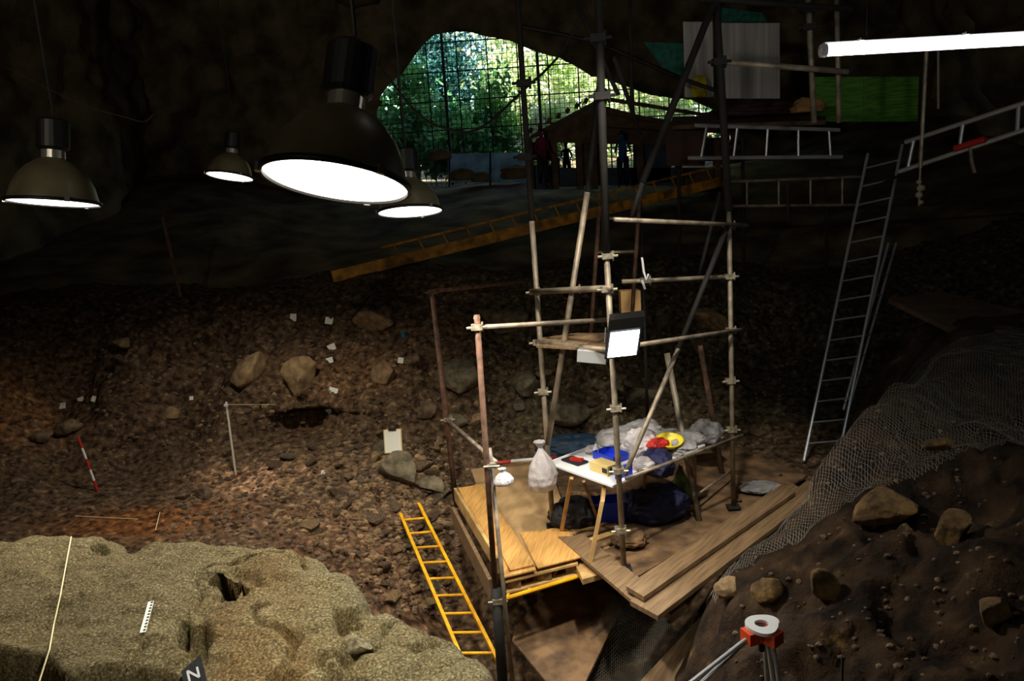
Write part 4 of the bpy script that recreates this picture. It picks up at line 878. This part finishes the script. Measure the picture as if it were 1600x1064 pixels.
# panels
def panel(name, label, m, x0, x1, y0, y1, Y, parts=3, cat='panel'):
    t = thing(name, label, cat, at((x0+x1)/2, y1, Y)); a, b, c_, d_ = at(x0, y0, Y), at(x1, y0, Y), at(x1, y1, Y), at(x0, y1, Y)
    MB().slab([a, b, c_, d_], .03, Vector((0, 1, 0))).build('sheet', m, t)
    for k in range(parts+1):
        u = k/parts; p, q = a.lerp(b, u), d_.lerp(c_, u); MB().box((p+q)/2 + Vector((0, -.012, 0)), (.035, .02, (p-q).length), Z=(p-q)).build('seam', m, t)
    return t
panel('wall_panel', 'pale grey corrugated panel behind the upright tube at the upper right', m_door, 1130, 1216, 36, 154, 14, 3)
panel('wall_panel', 'narrow leaning pale panel left of the wide grey panel', m_door, 1070, 1112, 34, 152, 14.2, 2)
panel('mesh_sheet', 'green mesh sheet fixed behind the scaffold under the fluorescent tube', m_greenb, 1268, 1432, 120, 190, 13, 4)
o = MB().slab([at(1006, 66, 15), at(1078, 68, 15), at(1072, 120, 15), at(1040, 112, 15)], .02, Vector((0, 1, 0))).build('netting_sheet', m_teal); tag(o, 'teal netting scrap hanging left of the pale panels', 'netting')
o = MB().slab([at(1128, 12, 16), at(1190, 20, 16), at(1200, 34, 16), at(1126, 34, 16)], .02, Vector((0, 1, 0))).build('netting_sheet', m_teal); tag(o, 'teal netting strip above the wide pale panel', 'netting')
crumple('cloth_bundle', m_ywplastic, at(1093, 152, 13.8), (.11, .08, .2), 'yellow cloth bundle hanging beside the narrow pale panel', 'bundle', seed=36)
o = MB().slab([at(1388, 466, 9.6), at(1470, 455, 10.2), at(1660, 500, 8.6), at(1660, 540, 7.9), at(1530, 535, 8.0)], .06).build('plank', m_plank_dk); tag(o, 'broad dark plank bridging onto the top of the netted bank', 'plank')
# ------------------------------------------------------------------ gangway
gw = thing('gangway', 'old yellow sloping gangway with low railing leading up to the cave mouth', 'gangway', at(530, 430, 14.3))
a0, a1 = at(528, 430, 14.2), at(1120, 285, 18); r0_, r1_ = at(600, 385, 14.6), at(1110, 262, 18)
MB().box((a0+a1)/2, ((a0-a1).length, .9, .10), X=(a1-a0)).build('deck', m_oldyellow, gw); MB().box((a0+a1)/2 + Vector((0, -.46, .02)), ((a0-a1).length, .05, .2), X=(a1-a0)).build('side_beam', m_oldyellow, gw)
MB().tube([r0_ + Vector((0, -.4, 0)), r1_ + Vector((0, -.4, 0))], .025, 8).build('handrail', m_oldyellow, gw)
for k in range(16):
    t = (k+.5)/16; q = r0_.lerp(r1_, t) + Vector((0, -.4, 0)); w = a0.lerp(a1, .12+.88*t) + Vector((0, -.46, 0)); MB().tube([q, w], .016, 6).build('baluster', m_oldyellow, gw)
# ------------------------------------------------------------------ cables
def sag(pts, n=8):
    out = []
    for i in range(len(pts)-1):
        p0, p1, p2, p3 = pts[max(i-1, 0)], pts[i], pts[i+1], pts[min(i+2, len(pts)-1)]
        for k in range(n):
            t = k/n; out.append(.5*((2*p1) + (p2-p0)*t + (2*p0-5*p1+4*p2-p3)*t*t + (3*p1-p0-3*p2+p3)*t**3))
    return out + [pts[-1]]
string('black cable drooping in a loop across the cave mouth', sag([at(545, 70, 9), at(581, 92, 9), at(654, 178, 9), at(700, 201, 9), at(749, 201, 9), at(819, 140, 9), at(875, 84, 9), at(925, -10, 9)]), .014, 'drooping_cable', m_cable)
string('dark cable running along the rock lintel above the hut roof', sag([at(815, 42, 12), at(927, 66, 12), at(1064, 122, 12), at(1130, 145, 12)]), .03, 'drooping_cable', m_cable)
string('thin pale cable on the upper left cave wall', sag([at(10, 105, 14), at(120, 160, 14), at(195, 183, 14), at(225, 190, 14), at(240, 178, 14)]), .008, 'drooping_cable', mat('dusty_cable', (120, 100, 60), .8))
# ------------------------------------------------------------------ cave mouth: fence, barrier, shelter, people
fe = thing('mesh_fence', 'tall grid of steel fencing closing the cave mouth', 'fence', Vector((0, 26.7, 4)))
grid = MB()
for k in range(80):
    x = -5 + k*.16; grid.tube([(x, 26.7, 3.8), (x, 26.7, 9.35)], .011 if k % 6 else .03, 4, False)
for k in range(37):
    z = 3.9 + k*.15; grid.tube([(-5, 26.72, z), (7.9, 26.72, z)], .010 if k % 6 else .026, 4, False)
grid.build('wire_grid', m_fence, fe)
for x in (-4.6, -1.6, 1.4, 4.4, 7.4): MB().tube([(x, 26.75, 3.7), (x, 26.75, 9.35)], .05, 8).build('post', m_fence, fe)
ba = thing('sheet_barrier', 'low pale sheet barrier at the bottom of the cave mouth left of the hut', 'barrier', at(770, 290, 25))
MB().slab([at(700, 240, 25), at(832, 238, 25), at(832, 285, 25), at(700, 285, 25)], .04, Vector((0, 1, 0))).build('sheet', m_barrier, ba)
for px in (702, 766, 830): MB().tube([at(px, 236, 24.95), at(px, 292, 24.95)], .03, 6).build('post', m_dark_tube, ba)
for i, (px, py, w, lb) in enumerate(((724, 272, .34, 'dark lump leftmost in front of the pale barrier'), (752, 274, .26, 'dark lump in the middle in front of the pale barrier'), (806, 270, .4, 'wide dark lump at the right end of the pale barrier'), (688, 240, .3, 'dark shrub clump on top left of the pale barrier'))):
    crumple('boulder', m_cave, at(px, py+10, 24.4), (w, w*.6, w*.6), lb, 'rock', seed=60+i)
sh = thing('wooden_hut', 'dark open shelter with a pitched plank roof standing in the cave mouth', 'shelter', at(940, 300, 21))
def hb(part, m, pts, t, dv=Vector((0, 1, 0))): return MB().slab([at(*p) for p in pts], t, dv).build(part, m, sh)
hb('roof', m_plank_dk, [(828, 212, 20), (943, 150, 20), (948, 158, 23.5), (850, 206, 23.5)], .08, Vector((0, 0, -1)))
hb('roof', m_plank_dk, [(943, 170, 20), (1062, 193, 20), (1060, 190, 23.5), (948, 172, 23.5)], .08, Vector((0, 0, -1)))
hb('gable', m_plank_dk, [(850, 208, 20.3), (942, 165, 20.3), (1040, 190, 20.3), (1070, 215, 20.3), (1070, 228, 20.3), (850, 222, 20.3)], .08)
for k in range(9):
    u = k/8; MB().tube([at(828+115*u, 208-62*u, 19.9), at(828+115*u+3, 200-62*u, 19.9)], .05, 6).build('tile_edge', m_plank_dk, sh)
for px in (828, 866, 905, 928, 1000, 1060, 1120): MB().box((at(px, 215, 20.4)+at(px, 296, 20.4))/2, (.16, .16, (at(px, 215, 20.4)-at(px, 296, 20.4)).length)).build('post', m_plank_dk, sh)
for x0, x1, y0, y1, m in ((832, 864, 222, 250, m_redboard), (908, 946, 220, 290, m_plank_dk), (990, 1048, 225, 285, m_bluetarp), (1064, 1130, 215, 252, m_redboard), (950, 1060, 262, 290, m_bluetarp), (1064, 1130, 262, 300, m_plank_dk), (870, 905, 262, 292, m_bluetarp), (832, 864, 258, 296, m_bluetarp)):
    hb('wall_board', m, [(x0, y0, 20.6), (x1, y0, 20.6), (x1, y1, 20.6), (x0, y1, 20.6)], .05)
hb('ridge_beam', m_plank_dk, [(940, 150, 20), (1160, 186, 20), (1160, 191, 20), (940, 156, 20)], .1)
hb('rafter', m_plank_dk, [(940, 188, 20), (1130, 200, 20), (1130, 208, 20), (940, 198, 20)], .1)
# people
def person(label, px, Y, feet_py, hgt, m_top, m_leg, face=0, arm=0.):
    base = at(px, feet_py, Y); t = thing('person', label, 'person', base); s = hgt/1.72
    J = {}; E = []
    def j(n, x, y, z, r, p=None):
        J[n] = (Vector((x, y, z)), r, len(J)); 
        if p: E.append((J[p][2], J[n][2]))
    j('pel', 0, 0, .93, .15); j('wai', 0, 0, 1.08, .13, 'pel'); j('che', 0, .0, 1.28, .16, 'wai'); j('shc', 0, 0, 1.42, .10, 'che'); j('nek', 0, 0, 1.48, .05, 'shc'); j('hd0', 0, -.01, 1.58, .075, 'nek'); j('hd1', 0, 0, 1.68, .085, 'hd0')
    for sd, L_ in ((-1, 'l'), (1, 'r')):
        j(L_+'sh', sd*.17, 0, 1.4, .06, 'shc'); j(L_+'el', sd*.24, .02, 1.12, .042, L_+'sh'); j(L_+'wr', sd*(.22-arm*.1), -.12-arm*.2, .92+arm*.25, .027, L_+'el'); j(L_+'pa', sd*(.21-arm*.1), -.15-arm*.2, .85+arm*.25, .03, L_+'wr')
        for q in range(4): j(L_+'f%d' % q, sd*(.21-arm*.1), -.185-arm*.2+.022*q, .78+arm*.25-.008*abs(q-1.5), .009, L_+'pa')
        j(L_+'th', sd*(.17-arm*.1), -.18-arm*.2, .83+arm*.25, .010, L_+'pa')
        j(L_+'hi', sd*.09, 0, .88, .1, 'pel'); j(L_+'kn', sd*.11, -.02, .5, .065, L_+'hi'); j(L_+'an', sd*.12, .02, .09, .045, L_+'kn'); j(L_+'to', sd*.14, -.15, .04, .04, L_+'an')
    R = Matrix.Rotation(face, 3, 'Z'); me = bpy.data.meshes.new('body'); me.from_pydata([tuple(R @ (v[0]*s)) for v in J.values()], E, []); me.materials.append(m_top)
    o = bpy.data.objects.new('body', me); COL.objects.link(o); o.parent = t
    o.modifiers.new('skin', 'SKIN')
    for v, d in zip(J.values(), me.skin_vertices[0].data): d.radius = (v[1]*s, v[1]*s*.85)
    me.skin_vertices[0].data[0].use_root = True
    m_ = o.modifiers.new('sub', 'SUBSURF'); m_.levels = m_.render_levels = 1
    hd = MB(); V, Fq = ico3(); c = base + R @ Vector((0, .02*s, 1.68*s)); V2_ = V*np.array([.09, .1, .1])*s; V2_[:, 2] = np.where(V2_[:, 2] < -.02, -.02, V2_[:, 2]); hd.add((V2_+np.array(c)).tolist(), Fq); hd.build('hair', m_hair, t, True)
    fc_ = MB(); q = base + R @ Vector((0, -.085*s, 1.61*s)); fc_.box(q, (.022*s, .03*s, .035*s)); fc_.build('nose', m_skin, t)
    tr_ = MB()
    for sd in (-1, 1): tr_.tube([base + R @ Vector((sd*.09*s, 0, .95*s)), base + R @ Vector((sd*.11*s, -.02*s, .5*s)), base + R @ Vector((sd*.12*s, .02*s, .12*s))], .105*s, 10, True, .065*s)
    tr_.build('trousers', m_leg, t, True)
person('person standing in silhouette in the bright doorway of the hut', 887, 23, 286, 1.1, m_black, m_navy, 0, .6)
person('person in a magenta top by the left hut post', 850, 19.6, 292, 1.35, mat('magenta_cloth', (120, 26, 70), .8), m_black, .6, .4)
person('person in a blue jacket standing near the middle of the hut', 975, 19.6, 293, 1.3, mat('blue_jacket', (40, 80, 130), .8), m_navy, -.4, .8)
# ------------------------------------------------------------------ vegetation outside
def leafmat(name, c, c2): return mat(name, c, .6, col2=c2, scale=1.2, trans=.35, ramp=(.4, .6))
LM = [leafmat('leaf_green', (130, 190, 110), (56, 120, 70)), leafmat('leaf_sunlit_tint', (250, 250, 222), (170, 204, 120)), leafmat('leaf_teal', (60, 120, 110), (34, 80, 80))]  # the palest leaf set has sun brightness put into its colour
def tree(label, x, y, z0, h, w, n, m, lsz=.16, name='leafy_tree'):
    t = thing(name, label, 'tree', Vector((x, y, z0)), 'trees and shrubs outside the cave mouth')
    tr_ = MB().tube([(x, y, z0-.3), (x+.1, y, z0+h*.4), (x-.05, y+.1, z0+h*.8)], .09, 7, True, .03)
    for k in range(6):
        a = k*1.05; zz = z0 + h*(.3+.09*k); tr_.tube([(x, y, zz), (x+w*.35*math.cos(a), y+w*.3*math.sin(a), zz+h*.15)], .035, 5, True, .01)
    tr_.build('trunk', m_bark, t)
    cl = RNG.normal(size=(14, 3)); cl /= np.linalg.norm(cl, axis=1)[:, None]; cl *= RNG.uniform(.3, .8, (14, 1))
    cc = cl[RNG.integers(0, 14, n)] + RNG.normal(size=(n, 3))*.22
    P = np.array([x, y, z0+h*.55]) + cc*np.array([w/2, w/2.5, h*.5])
    n = int(n*1.5); cc = cl[RNG.integers(0, 14, n)] + RNG.normal(size=(n, 3))*.22; P = np.array([x, y, z0+h*.55]) + cc*np.array([w/2, w/2.5, h*.5])
    a = RNG.normal(size=(n, 3)); a /= np.linalg.norm(a, axis=1)[:, None]; b = np.cross(a, RNG.normal(size=(n, 3))); b /= np.linalg.norm(b, axis=1)[:, None]
    s = RNG.uniform(.5, 1.2, (n, 1))*lsz
    V = np.stack([P-a*s, P+b*s*.45, P+a*s, P-b*s*.45], 1).reshape(-1, 3) - np.array([x, y, z0]); Fq = np.arange(4*n).reshape(n, 4)
    o = mesh_np('foliage', V, Fq, m, False, t)
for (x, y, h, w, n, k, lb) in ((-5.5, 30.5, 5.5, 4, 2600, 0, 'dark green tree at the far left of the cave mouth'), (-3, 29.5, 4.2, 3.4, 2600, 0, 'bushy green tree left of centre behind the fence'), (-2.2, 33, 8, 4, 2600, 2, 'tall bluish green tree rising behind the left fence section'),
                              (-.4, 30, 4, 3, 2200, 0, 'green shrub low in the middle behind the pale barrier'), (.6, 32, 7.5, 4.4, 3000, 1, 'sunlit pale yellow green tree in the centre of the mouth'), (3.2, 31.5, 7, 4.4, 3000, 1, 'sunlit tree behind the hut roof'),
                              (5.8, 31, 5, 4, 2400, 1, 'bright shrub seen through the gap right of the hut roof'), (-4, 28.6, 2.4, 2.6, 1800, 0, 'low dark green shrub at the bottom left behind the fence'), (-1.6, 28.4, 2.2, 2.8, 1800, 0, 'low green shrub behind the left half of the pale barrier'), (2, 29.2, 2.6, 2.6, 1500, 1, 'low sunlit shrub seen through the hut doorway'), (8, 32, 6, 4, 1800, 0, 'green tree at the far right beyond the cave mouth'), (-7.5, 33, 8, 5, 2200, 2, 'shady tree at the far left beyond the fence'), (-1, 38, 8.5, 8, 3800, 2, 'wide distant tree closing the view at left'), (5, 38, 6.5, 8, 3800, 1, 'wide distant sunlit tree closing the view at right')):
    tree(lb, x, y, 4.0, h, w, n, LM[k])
# ------------------------------------------------------------------ daylight
W_ = bpy.data.worlds.new('world'); S.world = W_; W_.use_nodes = True; nt = W_.node_tree; bgd = nt.nodes['Background']
sky = nt.nodes.new('ShaderNodeTexSky'); sky.sky_type = 'NISHITA'; sky.sun_disc = False; sky.sun_elevation = math.radians(50); sky.sun_rotation = math.radians(200)
nt.links.new(sky.outputs[0], bgd.inputs['Color']); bgd.inputs['Strength'].default_value = .45
sl = bpy.data.lights.new('sun', 'SUN'); sl.energy = 24; sl.angle = .01; sl.color = (1, .97, .88); so = bpy.data.objects.new('sun', sl); COL.objects.link(so); so.rotation_euler = Vector((-.35, .55, -.75)).to_track_quat('-Z', 'Y').to_euler()
# ------------------------------------------------------------------ view
S.view_settings.view_transform = 'Standard'; S.view_settings.look = 'None'; S.view_settings.exposure = 0; S.view_settings.gamma = 1; S.view_settings.use_curve_mapping = False
S.cycles.use_denoising = True; S.cycles.max_bounces = 6; S.cycles.sample_clamp_indirect = 3; S.cycles.sample_clamp_direct = 0
